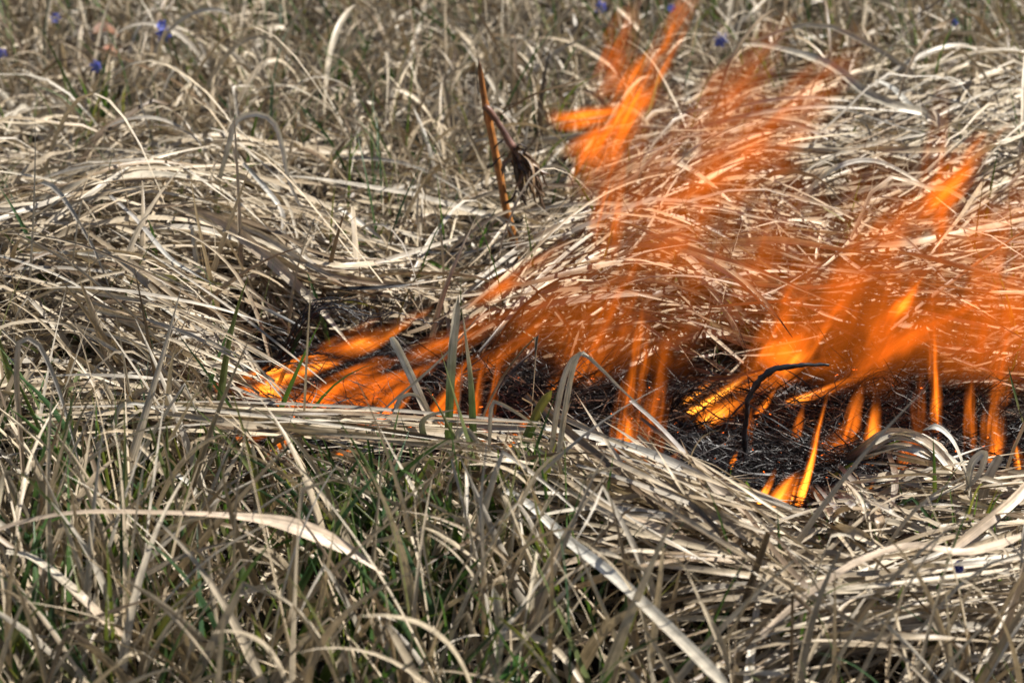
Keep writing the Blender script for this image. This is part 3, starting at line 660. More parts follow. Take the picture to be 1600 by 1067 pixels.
BL = [
 # label, points root->tip, width px, dict
 ("tall thin blade bent over in a narrow hoop above the left mat", [(335,335),(342,285),(358,225),(368,190),(400,178),(428,192),(442,235),(450,278),(470,325),(495,385)], 9, dict(yb=440, c=("olive","white"), split=.14, twist=.2)),
 ("very long pale blade arching right across the top of the left mat", [(-20,352),(60,315),(130,287),(200,273),(270,273),(330,287),(390,330),(430,370)], 15, dict(z=(.10,.15,.15,.11), roll=.3)),
 ("broad tan blade sweeping down right from the crest of the left mat", [(285,330),(340,343),(400,388),(450,432),(500,482),(552,545)], 19, dict(z=(.13,.13,.09,.05), c=("tan","pale"))),
 ("pale blade lying along the upper edge of the left mat from the frame edge", [(-20,265),(60,277),(150,297),(250,300),(340,320)], 10, dict(z=.13)),
 ("pair-edged grey white blade running straight down right over the left mat", [(172,305),(215,345),(262,400),(300,425),(335,445)], 8, dict(z=.14, c=("grey","white"))),
 ("flat olive green blade lying level in the left mat", [(200,428),(240,432),(290,436),(330,442),(390,455)], 13, dict(z=.11, c=("olive","pale"), split=.8, prof="spear", mat='g')),
 ("folded blade hanging with a grey green end in the left mat", [(300,355),(306,400),(315,445),(325,495)], 11, dict(z=(.14,.10,.05), c=("pale","olive"), prof="blunt")),
 ("long pale blade slanting from the left edge below the flat olive blade", [(40,417),(110,430),(200,460),(280,510),(330,550)], 11, dict(z=(.10,.11,.08))),
 ("slender white blade rising over the left frame edge and falling right", [(-20,408),(60,396),(150,398),(240,425),(330,470)], 7, dict(z=(.11,.13,.11), c=("white",))),
 ("pale straight blade crossing the lower left mat under the hoop", [(165,418),(220,455),(290,505),(345,545)], 7, dict(z=.12, c=("white",))),
 ("curling grey blade hanging down right of the narrow hoop", [(380,255),(420,300),(440,330),(443,360),(440,395)], 8, dict(z=(.14,.12,.06), c=("white","grey"), prof="even")),
 ("brown dead blade folded over at the left edge of the photo", [(38,800),(36,740),(32,680),(26,600),(28,545),(34,530),(58,535),(85,590),(110,670),(135,770)], 9, dict(yb=900, c=("tan","grey"))),
 ("broad tan leaf arching across the lower left foreground", [(-30,838),(30,816),(120,800),(250,800),(370,806),(450,818),(520,845),(570,875),(610,905)], 30, dict(z=(.17,.20,.20,.18,.13), c=("tan",), prof="belly", twist=.15)),
 ("wide white blade sweeping right below the burnt patch, cut end left", [(850,668),(920,680),(1000,703),(1080,737),(1150,785),(1220,845),(1300,905)], 17, dict(z=(.13,.13,.09), c=("white","tan"), twist=.2)),
 ("dark backed stem crossing the wide white blade towards lower right", [(985,625),(1030,665),(1100,738),(1190,822),(1310,905)], 11, dict(z=(.12,.11,.08), c=("grey","tan"))),
 ("pale kinked blade peaking in front of the burnt patch", [(853,790),(862,700),(874,620),(888,572),(908,552),(935,572),(975,612),(1030,660)], 9, dict(yb=870, c=("pale","grey"))),
 ("second thin blade running beside the kinked peak", [(868,800),(876,690),(890,600),(900,562),(912,550),(920,556)], 9, dict(yb=875, c=("white","pale"), prof="even")),
 ("straight pale blade with a cut white top leaning left of the green shoots", [(712,720),(690,682),(668,645),(648,600),(628,558),(612,527)], 13, dict(yb=805, c=("tan","white"), prof="blunt")),
 ("white blade looped over just left of the charred gap", [(608,715),(614,665),(622,628),(638,616),(656,622),(672,650),(700,690)], 8, dict(yb=810, c=("white","grey"))),
 ("slim diagonal straw running up right past the cut white top", [(560,690),(600,640),(690,560),(760,480)], 4, dict(yb=810, c=("pale",), K=3)),
 ("green blade with a dry flared white top at the middle of the fire", [(700,742),(700,690),(702,640),(706,560),(712,500),(716,462)], 14, dict(yb=830, c=("green","pale"), split=.58, prof="even")),
 ("green folded blade with a long dry tip right of the flared one", [(738,735),(739,680),(736,600),(728,530),(722,480)], 15, dict(yb=830, c=("green","pale"), split=.58, prof="spear")),
 ("green blade edged with straw and kinked sharply to the right", [(688,775),(672,715),(660,672),(662,656),(680,646),(712,640)], 12, dict(yb=860, c=("green","pale"), split=.62)),
 ("tall pinkish straw standing from the bottom edge below the green shoots", [(757,1100),(756,1000),(755,880),(752,780),(762,680)], 9, dict(yb=1110, c=("tan","grey"))),
 ("short white blade kinked over beside the tall pinkish straw", [(712,770),(712,710),(714,680),(728,672),(745,690),(775,750)], 11, dict(yb=870, c=("white","grey"))),
 ("thin pale hook of grass in front of the flames near the green shoots", [(765,750),(765,690),(768,635),(780,630),(830,660),(900,720)], 7, dict(yb=870, c=("grey","pale"))),
 ("long green blade with a rusty tip crossing the sheaf at left", [(325,830),(300,780),(270,725),(240,680),(218,645),(195,605)], 13, dict(yb=850, c=("green","rust"), split=.86)),
 ("pale blade hooked over the sheaf just left of the green blade", [(215,760),(188,705),(181,665),(184,640),(200,630),(232,634),(262,648)], 8, dict(yb=860, c=("pale","white"))),
 ("wide dark green blade in the bottom left corner", [(95,1100),(60,1010),(30,940),(5,880)], 24, dict(yb=1130, c=("dgreen","tan"), split=.86, prof="spear")),
 ("broad fawn blade curving down right in the bottom left corner", [(10,862),(50,870),(110,915),(170,975),(225,1035)], 18, dict(z=(.16,.15,.08), c=("pale","tan"), prof="even")),
 ("white arching blade above the bottom edge at left", [(22,1090),(30,1010),(45,975),(80,963),(120,968),(145,1010),(150,1060)], 11, dict(yb=1110, c=("pale","white"), prof="even")),
 ("big pale blade running off the bottom edge right of centre", [(790,765),(830,790),(890,845),(960,900),(1040,975),(1110,1045),(1150,1090)], 19, dict(z=(.12,.17,.18,.2), c=("white","pale"), prof="even", roll=0.0, twist=.15)),
 ("long fawn blade arching over the dark hollow at lower right", [(1190,992),(1240,945),(1290,908),(1350,872),(1425,851),(1500,862),(1555,852),(1620,826)], 15, dict(z=(.14,.17,.17,.14), c=("tan",), prof="even")),
 ("broad upright straw leaning right beside the charred tuft", [(1508,850),(1530,790),(1545,745),(1562,712)], 19, dict(yb=880, c=("pale","grey"), prof="blunt")),
 ("wide tan blade rising to the right edge behind the upright straw", [(1480,865),(1530,825),(1575,790),(1620,745)], 18, dict(z=(.10,.12,.13), c=("tan",), prof="even")),
 ("fawn blade cutting steeply across the lower right corner", [(1538,1090),(1565,1000),(1588,930),(1610,860)], 14, dict(yb=1110, c=("tan",), prof="even")),
 ("white blade looping over the tuft at the end of the burnt patch", [(1520,790),(1508,735),(1490,690),(1465,667),(1442,672)], 9, dict(yb=890, c=("pale","white"), prof="even")),
 ("grey curled blade drooping off the tuft", [(1512,765),(1518,725),(1538,708),(1530,740),(1505,770)], 13, dict(yb=890, c=("white","grey"), prof="taper")),
 ("broad straw arching down right across the upper right mat", [(1160,70),(1200,72),(1265,88),(1308,108),(1350,142),(1400,165),(1460,183),(1530,245)], 14, dict(z=(.16,.17,.14,.10), c=("pale",), prof="even")),
 ("leaf shaped pale blade below the upper right arching straw", [(1368,124),(1398,140),(1428,170),(1480,200)], 15, dict(z=.13, c=("white","pale"), prof="spear")),
 ("bright tan blade slanting down right in the middle of the upper veil of flame", [(1050,250),(1092,273),(1135,310),(1185,368)], 13, dict(z=(.14,.12,.08), c=("pale",), prof="even")),
 ("short bright blade slanting down right under the bright tan blade", [(1045,333),(1080,345),(1120,362),(1158,385)], 10, dict(z=(.11,.09), c=("white",), prof="spear")),
 ("long thin straw bowed level across the middle of the right mat", [(850,370),(920,332),(1000,317),(1100,322),(1200,342),(1320,365)], 6, dict(z=(.10,.14,.13), c=("pale",))),
 ("hoop of straw over the grey gap in the right mat", [(1238,345),(1270,290),(1320,256),(1370,252),(1420,275),(1462,308),(1520,355)], 9, dict(z=(.08,.16,.17,.12), c=("white","pale"))),
 ("level broad blade ending near the right flame column", [(1195,232),(1300,230),(1380,240),(1450,258)], 15, dict(z=.12, c=("pale",), prof="even")),
 ("olive blade standing at a slant in the grey gap of the right mat", [(1150,425),(1200,365),(1245,318),(1290,262)], 9, dict(yb=430, c=("olive","grey"), split=.8)),
 ("yellow green blade bending down right in the right mat", [(1282,322),(1315,342),(1345,368),(1372,392)], 8, dict(z=(.14,.09), c=("olive",))),
 ("pointed olive spear standing in the right mat", [(1462,378),(1450,345),(1440,310),(1434,268)], 12, dict(yb=385, c=("olive",), prof="spear")),
 ("tall olive spear standing at the back edge of the burnt patch", [(1464,575),(1463,545),(1462,505)], 11, dict(yb=580, c=("olive",), prof="spear")),
 ("thick dark green spear in front of the flames at right", [(1462,850),(1461,790),(1460,735),(1458,682)], 12, dict(yb=880, c=("olive","dgreen"), prof="spear")),
 ("narrow green blade leaning right out of the burnt edge tuft", [(1300,745),(1350,712),(1400,690),(1455,668)], 7, dict(z=(.04,.12), c=("green",), prof="spear")),
 ("olive spear at the right edge above the burnt patch", [(1600,560),(1590,530),(1575,470),(1560,425)], 9, dict(yb=600, c=("olive",), prof="spear")),
 ("green spear close to the right edge beside the flame columns", [(1605,680),(1590,630),(1575,572)], 9, dict(yb=700, c=("olive","dgreen"), prof="spear")),
 ("stubby green spear beside the blue petal", [(1568,945),(1562,900),(1556,850),(1553,812)], 13, dict(yb=960, c=("green",), prof="spear")),
 ("striped green blade left of the blue petal", [(1512,930),(1505,890),(1500,855),(1498,820)], 9, dict(yb=960, c=("green","dgreen"), prof="spear")),
 ("dark green spear at the tip of the right foreground sheaf", [(1272,920),(1270,880),(1270,845)], 10, dict(yb=930, c=("dgreen",), prof="spear")),
 ("green spear among the level straw at lower right", [(1452,1060),(1448,1000),(1444,920)], 12, dict(yb=1080, c=("green","olive"), prof="spear")),
 ("bright green thin blade left of the level straw spear", [(1400,1010),(1400,960),(1398,898)], 7, dict(yb=1040, c=("green",), prof="spear")),
 ("green blade leaning left in front of the dark hollow", [(1440,850),(1425,815),(1412,780),(1404,755)], 8, dict(yb=870, c=("green","dgreen"), prof="spear")),
 ("small bright green blade behind the right foreground sheaf", [(1172,810),(1170,780),(1166,752)], 9, dict(yb=900, c=("green",), prof="even")),
 ("dark green blade climbing behind the kinked peak", [(808,720),(825,680),(842,640),(862,610)], 16, dict(yb=830, c=("dgreen","olive"), prof="even")),
 ("narrow dark green blade left of the kinked peak", [(778,770),(786,710),(795,670)], 7, dict(yb=860, c=("dgreen","tan"), prof="taper")),
 ("thin green blade under the left end of the fire", [(335,600),(345,570),(355,552),(372,545)], 6, dict(yb=620, c=("green",), prof="taper")),
 ("green white blade rising out of the left flames with a charred end", [(423,632),(440,590),(458,545),(472,515)], 7, dict(yb=640, c=("pale","dgreen"), split=.3, prof="even")),
 ("green blade kinked flat in the tangle behind the left end of the fire", [(640,400),(680,413),(710,425)], 9, dict(z=(.06,.05), c=("green",), prof="spear", mat='g')),
 ("long blue green blade leaning left in the front tangle", [(650,1040),(615,965),(590,915),(570,860),(560,800)], 10, dict(yb=1060, c=("dgreen",), prof="taper")),
 ("green blade leaning right in the front tangle", [(445,1050),(475,985),(500,935),(530,895)], 12, dict(yb=1080, c=("green","olive"), prof="spear")),
 ("olive blade leaning left beside the blue green blade", [(640,1060),(600,990),(575,925),(560,885)], 10, dict(yb=1080, c=("olive","dgreen"), prof="spear")),
 ("broad grey green blade crossing beneath the broad tan leaf", [(780,0),(0,0)], 0, None),
 ("white blade curving down to the bottom edge right of the pinkish straw", [(765,1100),(775,1020),(780,960),(770,915)], 14, dict(yb=1110, c=("white",), prof="even")),
 ("pale curved blade in the front tangle above the bottom edge", [(338,1090),(332,1010),(340,950),(358,905),(400,865)], 12, dict(yb=1110, c=("pale","tan"), prof="taper")),
 ("short wide blade end standing at the bottom edge", [(268,1100),(270,1050),(275,1015),(283,990)], 18, dict(yb=1115, c=("olive","tan"), prof="spear", mat='d')),
 ("short white cut blade standing at the bottom edge", [(295,1100),(297,1040),(300,1000)], 13, dict(yb=1112, c=("white",), prof="blunt")),
 ("grey upright blade under the sheaf left of centre", [(402,860),(401,800),(399,740),(394,692)], 9, dict(yb=880, c=("grey","white"), prof="even")),
 ("speckled blade crossing behind the broad tan leaf", [(515,905),(490,840),(470,790),(458,745)], 11, dict(yb=920, c=("pale",), prof="even", lean=.06)),
 ("white hooked blade hanging in front of the left sheaf", [(345,870),(325,810),(300,760),(275,742),(262,760),(268,800)], 9, dict(yb=880, c=("pale","white"), prof="even")),
 ("thin dark straw leaning over the upper left tangle", [(500,150),(530,100),(552,60),(582,-5)], 4, dict(yb=160, c=("pale","tan"), K=3)),
 ("blurred pale blade bent like an elbow in the upper left tangle", [(300,115),(275,80),(282,68),(310,80),(340,108),(368,150)], 9, dict(yb=140, c=("pale",), prof="even")),
 ("thin pale straw rising off the left mat towards the top", [(250,285),(290,235),(335,190),(352,168)], 4, dict(yb=300, c=("pale",), K=3)),
 ("thin green and straw blade upright above the left mat", [(140,365),(150,310),(158,250),(166,193)], 5, dict(yb=370, c=("green","pale"), split=.5, K=3)),
 ("tall brown straw standing by the right frame edge", [(1503,240),(1512,180),(1524,100),(1543,-10)], 5, dict(yb=250, c=("tan","brown"), K=3, prof="even")),
 ("brown cane slanting up right through the right mat", [(1392,515),(1440,475),(1500,430),(1605,357)], 6, dict(z=(.10,.16), c=("brown","rust"), K=3, prof="even", mat='d')),
 ("pale drooping blade between the brown stem and the fire", [(850,420),(870,360),(885,325),(905,305),(930,303),(950,330),(978,365)], 7, dict(yb=430, c=("olive","grey"), split=.4)),
 ("slanted olive blade in the flames left of the right mat crest", [(900,450),(935,415),(965,390),(1000,355)], 9, dict(z=(.06,.14), c=("olive","tan"))),
 ("pale blade leaning right at the foot of the brown stem", [(762,370),(785,335),(800,300),(812,285)], 7, dict(yb=380, c=("green","olive"), prof="spear")),
 ("narrow white blade curving in the tangle left of the brown stem", [(530,325),(560,345),(600,375),(640,400)], 8, dict(z=(.10,.06), c=("white","pale"), prof="spear")),
 ("long fawn blade along the front of the sheaf below the burnt patch", [(880,880),(960,860),(1060,868),(1180,880)], 13, dict(z=(.12,.14,.12), c=("tan",), prof="even")),
 ("level fawn blade crossing the right foreground sheaf", [(800,815),(900,795),(990,795),(1100,810)], 8, dict(z=.14, c=("pale","grey"), prof="taper")),
 ("thick straw at the heart of the right foreground sheaf", [(960,790),(1060,840),(1150,875),(1230,915)], 16, dict(z=(.13,.13,.1), c=("tan","pale"), prof="even")),
]
for (lb, pts, w, kw) in BL:
    if kw is None: continue
    kw = dict(kw)
    mt = kw.pop("mat", None)
    if mt: kw["mat"] = M_GREEN if mt == 'g' else M_DRY
    gr = kw.get("c", ("pale",))[0] in ("green", "dgreen", "olive") and mt != 'd'
    stem = "straw" in lb.split(" in ")[0] or "cane" in lb
    blade(lb, pts, w, roll=kw.pop("roll", R.normal(0, .35)), cat="green grass blade" if gr else ("dry straw" if stem else "dry grass blade"), name="green_grass_blade" if gr else "dry_grass_blade", **kw)

MARKS = [("the paired blue flowers", 254, 48), ("the russet leaf", 165, 58), ("the top left corner", 0, 0), ("the left violet flower", 152, 104), ("the blurred elbow blade", 300, 90), ("the leaning dark straw", 540, 75),
         ("the narrow hoop's crown", 400, 180), ("the narrow hoop's foot", 335, 335), ("the brown stalk's tip", 748, 95), ("the shrivelled head", 822, 265), ("the brown stalk's foot", 800, 365), ("the flat olive blade", 260, 435),
         ("the long arching crest", 230, 270), ("the middle green tuft", 572, 400), ("the left tip of the fire", 345, 605), ("the black frizzled arch", 520, 485), ("the left frame edge", 5, 480), ("the folded brown blade", 30, 600),
         ("the hooked sheaf blade", 190, 640), ("the rusty tipped blade", 240, 690), ("the broad tan leaf's belly", 480, 830), ("the tan leaf's left end", 60, 810), ("the bottom left corner", 10, 1060), ("the blue green blade", 600, 930),
         ("the pinkish straw", 755, 880), ("the green shoots", 720, 680), ("the kinked peak", 905, 555), ("the tallest flame's tip", 1075, 10), ("the torn floating lick", 930, 180), ("the arching straw", 1300, 105),
         ("the tall brown straw's foot", 1505, 240), ("the upper right corner", 1590, 10), ("the right flower", 1490, 35), ("the hoop of straw", 1350, 255), ("the grey gap", 1230, 270), ("the olive spear", 1445, 320),
         ("the brown cane", 1500, 430), ("the slanting flame pair", 1260, 500), ("the hooked charred stalk", 1190, 600), ("the straw tuft", 1450, 690), ("the bright tan blade", 1115, 300), ("the long bowed straw", 1050, 320),
         ("the blue petal", 1497, 895), ("the stubby spear", 1556, 870), ("the sheaf's tip", 1270, 890), ("the big foreground blade", 1000, 930), ("the bottom right corner", 1590, 1060), ("the bottom edge at centre", 900, 1060), ("the level straw", 1400, 950), ("the right frame edge", 1598, 560)]
USED = set()
def describe(C, col, kind, where):
    px, py = px_of(C); mx, my = float(px.mean()), float(py.mean())
    lum = col.mean()
    hue = ("whitish" if lum > .5 else "pale" if lum > .43 else "fawn" if lum > .36 else "dull brown") if kind == "dry" else ("olive" if col[0] > col[1]*.85 else "bright green" if col[1] > .14 else "mid green" if col[1] > .11 else "dark green")
    dx, dy = px[-1]-px[0], py[-1]-py[0]
    bow = abs((px[8]-(px[0]+px[-1])/2)*dy-(py[8]-(py[0]+py[-1])/2)*dx)/(math.hypot(dx, dy)**2+1)
    form = "bent" if bow > .3 else "arched" if bow > .12 else "curved" if bow > .05 else "straight"
    lie = "level" if abs(dy) < .25*abs(dx) else "upright" if abs(dx) < .3*abs(dy) else ("right slanting" if dx*dy < 0 else "left slanting")
    size = "long" if math.hypot(dx, dy) > 230 else "short" if math.hypot(dx, dy) < 110 else "middling"
    for nm, a, b in sorted(MARKS, key=lambda m: math.hypot(m[1]-mx, m[2]-my)):
        ex, ey = mx-a, my-b
        side = ("right of" if ex > 0 else "left of") if abs(ex) > abs(ey)*1.6 else ("below" if ey > 0 else "above") if abs(ey) > abs(ex)*1.6 else (("lower " if ey > 0 else "upper ")+("right of" if ex > 0 else "left of"))
        d = math.hypot(ex, ey); how = "close " if d < 55 else "well " if d > 130 else ""
        lb = f"{size} {hue} {form} {'blade' if kind == 'dry' else 'shoot'}, {lie}, {how}{side} {nm}"
        if lb not in USED: break
    USED.add(lb)
    return lb

# further broad single blades spread through each part of the ground: nothing tells those of one part from each other
ZONES = [("in the blurred tangle behind the left mat", (20,20,700,230), .20, .3),
         ("in the blurred grass at the upper right", (1000,10,1580,150), .20, .2),
         ("on the smooth mat left of the fire", (20,290,600,600), .34, .2),
         ("on the mat behind the flames", (850,230,1580,560), .34, .2),
         ("in the tangle along the left foreground", (20,720,800,1040), .22, .5),
         ("in the matted foreground at lower right", (900,880,1580,1050), .26, .4)]
for zi, (where, (x0, y0, x1, y1), L, gfrac) in enumerate(ZONES):
    up = zi in (0, 1, 4)
    for kind in ("dry", "green"):
        n = 34 if kind == "dry" else (16 if zi > 3 else 9)
        for i in range(n):
            q0 = np.array([R.uniform(x0, x1), R.uniform(y0, y1)])
            P0 = at(*q0, 0.0)
            if in_burn(np.array([P0[0]]), np.array([P0[1]]))[0]: continue
            s = 16; t = np.linspace(0, 1, s)
            f = gfield(P0[:1], P0[1:2])[0]
            if kind == "dry" and not up:
                th = math.atan2(f[1], f[0]) + R.normal(0, .30); l = L*R.uniform(.6, 1.1)
                H = th + R.normal(0, .5)*t + (R.rand() < .3)*np.where(t > R.uniform(.5, .85), R.normal(0, 1.2), 0)
                X = P0[0] + np.cumsum(np.cos(H))*l/s; Y = P0[1] + np.cumsum(np.sin(H))*l/s
                Z = gfield(X, Y)[:, 3]*R.uniform(.95, 1.25) + R.uniform(.005, .04)*4*t*(1-t)
                nm = np.array([R.normal(0, .4), -.3, 1.0]); wd = R.uniform(.005, .0095)
            else:
                l = L*R.uniform(.5, 1.15)*(1 if kind == "dry" else (.75 if zi > 3 else .42))
                ph = math.radians(R.uniform(55, 85)) - (R.uniform(.3, 2.2) if kind == "dry" else R.uniform(0, .6))*t**1.8
                if R.rand() < (.45 if kind == "dry" else .1): ph = ph - np.where(t > R.uniform(.45, .85), R.uniform(1.2, 2.2), 0)
                th = R.uniform(0, 6.28) + R.normal(0, .5)*t
                X = P0[0] + np.cumsum(np.cos(ph)*np.cos(th))*l/s; Y = P0[1] + np.cumsum(np.cos(ph)*np.sin(th))*l/s
                Z = np.maximum(.01 + np.cumsum(np.sin(ph))*l/s, .01) + (0 if kind == "dry" else f[3]*.35)
                nm = np.array([R.normal(0, .7), -1, R.normal(.3, .3)]); wd = R.uniform(.0045, .0085)
            C = np.stack([X, Y, Z], -1); nm /= np.linalg.norm(nm)
            if in_burn(X, Y).mean() > .1 or veils_bed(C[None])[0]: continue
            V, Q, U = ribbon_arrays((C-C[0])[None], (wd*BB[("taper", "spear", "even")[R.randint(3)] if kind == "dry" else "spear"](t))[None], nm[None], 5, .16, (R.normal(0, 1)*(t-.4))[None])
            col = tone_dry(1)[0]*1.05 if kind == "dry" else tone_green(1)[0]*1.2
            me = mesh_np("blade", V, Q, np.tile(col, (len(V), 1)), np.column_stack([U, np.full(len(U), R.uniform(0, 50))]), M_DRY if kind == "dry" else M_GREEN)
            lb = describe(C, col, kind, where)
            o = link("dry_grass_blade" if kind == "dry" else "green_grass_blade", me, label=lb,
                     cat="dry grass blade" if kind == "dry" else "green grass blade",
                     group=("broad dead blades " if kind == "dry" else "green shoots ")+where)
            o.location = C[0]

# ------------------------------------------------------------------ tubes
def tube(name, C, rad, col, mat, parent=None, sides=8, rough=0.0, **kw):
    C = np.array(C, float); s = len(C); rad = np.broadcast_to(np.array(rad, float), (s,)).copy()
    T = np.gradient(C, axis=0); T /= np.linalg.norm(T, axis=1)[:, None]+1e-9
    ref = np.array([0.13, .98, .1]); S = np.cross(T, ref); S /= np.linalg.norm(S, axis=1)[:, None]+1e-9; B = np.cross(S, T)
    a = np.linspace(0, 2*math.pi, sides, endpoint=False)
    rr = rad[:, None]*(1+rough*R.normal(0, 1, (s, sides)))
    V = C[:, None] + S[:, None]*(np.cos(a)[None]*rr)[..., None] + B[:, None]*(np.sin(a)[None]*rr)[..., None]
    org = C[0].copy() if parent is None else np.array(parent.location)
    V = V.reshape(-1, 3)-org
    idx = np.arange(s*sides).reshape(s, sides); nx = np.roll(idx, -1, 1)
    Q = np.stack([idx[:-1], nx[:-1], nx[1:], idx[1:]], -1).reshape(-1, 4)
    # closed ends
    V = np.vstack([V, C[0]-org, C[-1]-org]); c0, c1 = len(V)-2, len(V)-1
    caps = [[c0, nx[0, k], idx[0, k], c0] for k in range(sides)] + [[c1, idx[-1, k], nx[-1, k], c1] for k in range(sides)]
    bm_faces = [tuple(q) for q in Q] + [tuple(q[:3]) for q in caps]
    me = bpy.data.meshes.new(name); me.from_pydata([tuple(v) for v in V], [], bm_faces); me.update()
    me.polygons.foreach_set("use_smooth", [True]*len(me.polygons))
    cl = np.ones((len(V), 4), np.float32)
    cc = np.array(col, float)
    if cc.ndim == 1: cl[:, :3] = cc
    else:
        cl[:s*sides, :3] = np.repeat(cc, sides, 0); cl[-2, :3] = cc[0]; cl[-1, :3] = cc[-1]
    me.color_attributes.new("tone", 'FLOAT_COLOR', 'POINT').data.foreach_set("color", cl.ravel())
    al = np.zeros((len(V), 3), np.float32); al[:s*sides, 0] = np.tile(np.abs(np.linspace(-1, 1, sides)), s); al[:s*sides, 1] = np.repeat(np.arange(s)*.01, sides); al[:, 2] = R.uniform(0, 50)
    me.attributes.new("along", 'FLOAT_VECTOR', 'POINT').data.foreach_set("vector", al.ravel())
    me.materials.append(mat)
    o = link(name, me, parent=parent, **kw)
    if parent is None: o.location = org
    return o
def root_empty(name, loc, label, cat, group=None):
    o = bpy.data.objects.new(name, None); SC.collection.objects.link(o); o.empty_display_size = .02
    o.location = loc; o["label"] = label; o["category"] = cat
    if group: o["group"] = group
    return o
def part_blade(name, C, W, nrm, col, mat, parent, K=4, fold=.25, twist=0):
    C = np.array(C); s = len(C)
    V, Q, U = ribbon_arrays((C-np.array(parent.location))[None], np.broadcast_to(W, (s,)).copy()[None], (nrm/np.linalg.norm(nrm))[None], K, fold, (twist*np.linspace(0, 1, s))[None])
    cc = np.array(col)
    cc = np.tile(cc, (len(V), 1)) if cc.ndim == 1 else np.repeat(cc, K, 0)
    return link(name, mesh_np(name, V, Q, cc, np.column_stack([U, np.full(len(U), R.uniform(0, 50))]), mat), parent=parent)

# brown dead stalk with its broken side shoot and shrivelled head
Ys = at(797, 440, 0)[1]
st = root_empty("dead_stalk", atY(808, 438, Ys), "glossy rust brown dead stalk standing upright with a shrivelled head hanging off its side", "dead stalk")
q = cr([(808,438),(803,380),(796,345),(789,318),(781,275),(770,220),(761,175),(756,150),(751,115),(748,93)], 34)
C = atY(q[:, 0], q[:, 1], Ys + .0*q[:, 0]); t = np.linspace(0, 1, 34)
rd = mm(6.2, C[0])*np.interp(t, [0, .5, .78, .82, .94, 1], [1, 1, 1, .8, .66, .12])*(1+.18*np.exp(-((t-.2)/.015)**2)+.2*np.exp(-((t-.73)/.02)**2))
cs = np.array([.42,.17,.045])*np.interp(t, [0, .3, .7, .9, 1], [.7, 1.1, 1, .6, .2])[:, None]
tube("stem", C, rd, cs, M_STEM, st, 10, .03)
q = cr([(756,166),(764,172),(774,186),(786,204),(796,222),(803,232)], 14); u = np.linspace(0, 1, 14)
C2 = atY(q[:, 0], q[:, 1], Ys - .004 - .01*u)
tube("side_shoot", C2, mm(5.4, C2[0])*np.interp(u, [0, .5, .8, 1], [1.05, .9, 1.1, 1.25]), np.array([.17,.07,.035])*np.interp(u, [0, .6, 1], [1, .9, 1.4])[:, None]+np.array([0, .02, .035])*u[:, None], M_STEM, st, 9, .06)
hc = atY(802, 232, Ys-.014)
for i in range(54):
    tx = R.uniform(803, 850); ty = R.uniform(258, 304) if i > 5 else R.uniform(296, 316)
    if i in (0, 1): tx, ty = 852 + 4*i, 338 - 14*i
    mid = ((802+tx)/2 + R.uniform(-8, 16), (232+ty)/2 + R.uniform(-6, 4))
    q = cr([(800+R.uniform(-3, 4), 228+R.uniform(-3, 5)), mid, (tx, ty)], 12)
    Cq = atY(q[:, 0], q[:, 1], Ys-.014+R.uniform(-.014, .016)*np.linspace(0, 1, 12))
    Cq = Cq + np.cumsum(R.normal(0, .0016, (12, 3)), 0)*np.linspace(0, 1, 12)[:, None]
    cl = np.array([(.15,.09,.055), (.24,.15,.08), (.07,.045,.03), (.45,.33,.18)][R.choice(4, p=[.32, .32, .14, .22])])
    part_blade("shrivelled_leaf", Cq, mm(R.uniform(4, 10), Cq[0])*np.sin(np.linspace(.25, 2.9, 12)), np.array([R.normal(0, .8), -1, R.normal(0, .6)]), cl, M_STEM, st, 5, .35, R.uniform(-3, 3))
for pts, w_, dy in [([(845,266),(868,263),(884,268),(895,290),(893,315)], 1.3, -.01), ([(765,262),(778,250),(792,238)], 1.5, -.008), ([(789,318),(800,312),(808,300),(815,322)], 2.2, -.008), ([(772,232),(782,222),(800,210)], 1.4, -.004),
                    ([(748,100),(744,125),(747,150)], .8, .002), ([(803,235),(812,226),(822,232),(820,244)], 1.4, -.02)]:
    q = cr(pts, 16); Cq = atY(q[:, 0], q[:, 1], Ys+dy); Cq = Cq + np.cumsum(R.normal(0, .0003, (16, 3)), 0)
    tube("twig", Cq, mm(w_, Cq[0])*np.linspace(1, .5, 16), (.05,.03,.022), M_STEM, st, 5, .1)
blade("dark dry twig reaching right behind the shrivelled head", [(778,182),(805,165),(835,148),(900,128),(945,120)], 4, yb=360, c=("brown","tan"), K=3, cat="dry twig", name="dry_twig")
blade("dark brown fallen stalk slanting through the upper left tangle", [(150,75),(210,98),(270,125),(330,172),(370,215)], 7, z=(.10,.08,.04), c=("brown",), K=3, cat="dry twig", name="dry_twig", prof="even")

# charred arching stalk in the burnt patch
def char_stalk(label, pts, w, yb, wig=.0006, dy=0, name="charred_stalk"):
    n = 40; q = cr(pts, n); Y0 = at(q[0, 0], yb, 0)[1]+dy; C = atY(q[:, 0], q[:, 1], Y0)
    jit = np.cumsum(R.normal(0, wig, (n, 3)), 0); jit -= np.linspace(0, 1, n)[:, None]*jit[-1]
    C = C + jit; t = np.linspace(0, 1, n)
    return tube(name, C, mm(w/2, C[0])*np.interp(t, [0, .15, .4, .7, 1], [.7, .9, .75, 1, .35]), np.array([.014,.014,.016])*(1+R.rand(n)[:, None]), M_CHAR, None, 8, .22, label=label, cat="charred stalk")
char_stalk("black charred stalk arching right out of the burnt patch like a hook", [(1162,735),(1163,700),(1166,660),(1172,622),(1188,594),(1212,578),(1248,572),(1296,570)], 10, 760, .0005)
char_stalk("small black charred stub sticking up behind the green shoots", [(690,600),(690,580),(686,562)], 8, 605, .001)
char_stalk("grey black curled blade end at the back right of the burnt patch", [(1430,628),(1415,612),(1402,598),(1394,585)], 6, 640, .0008)
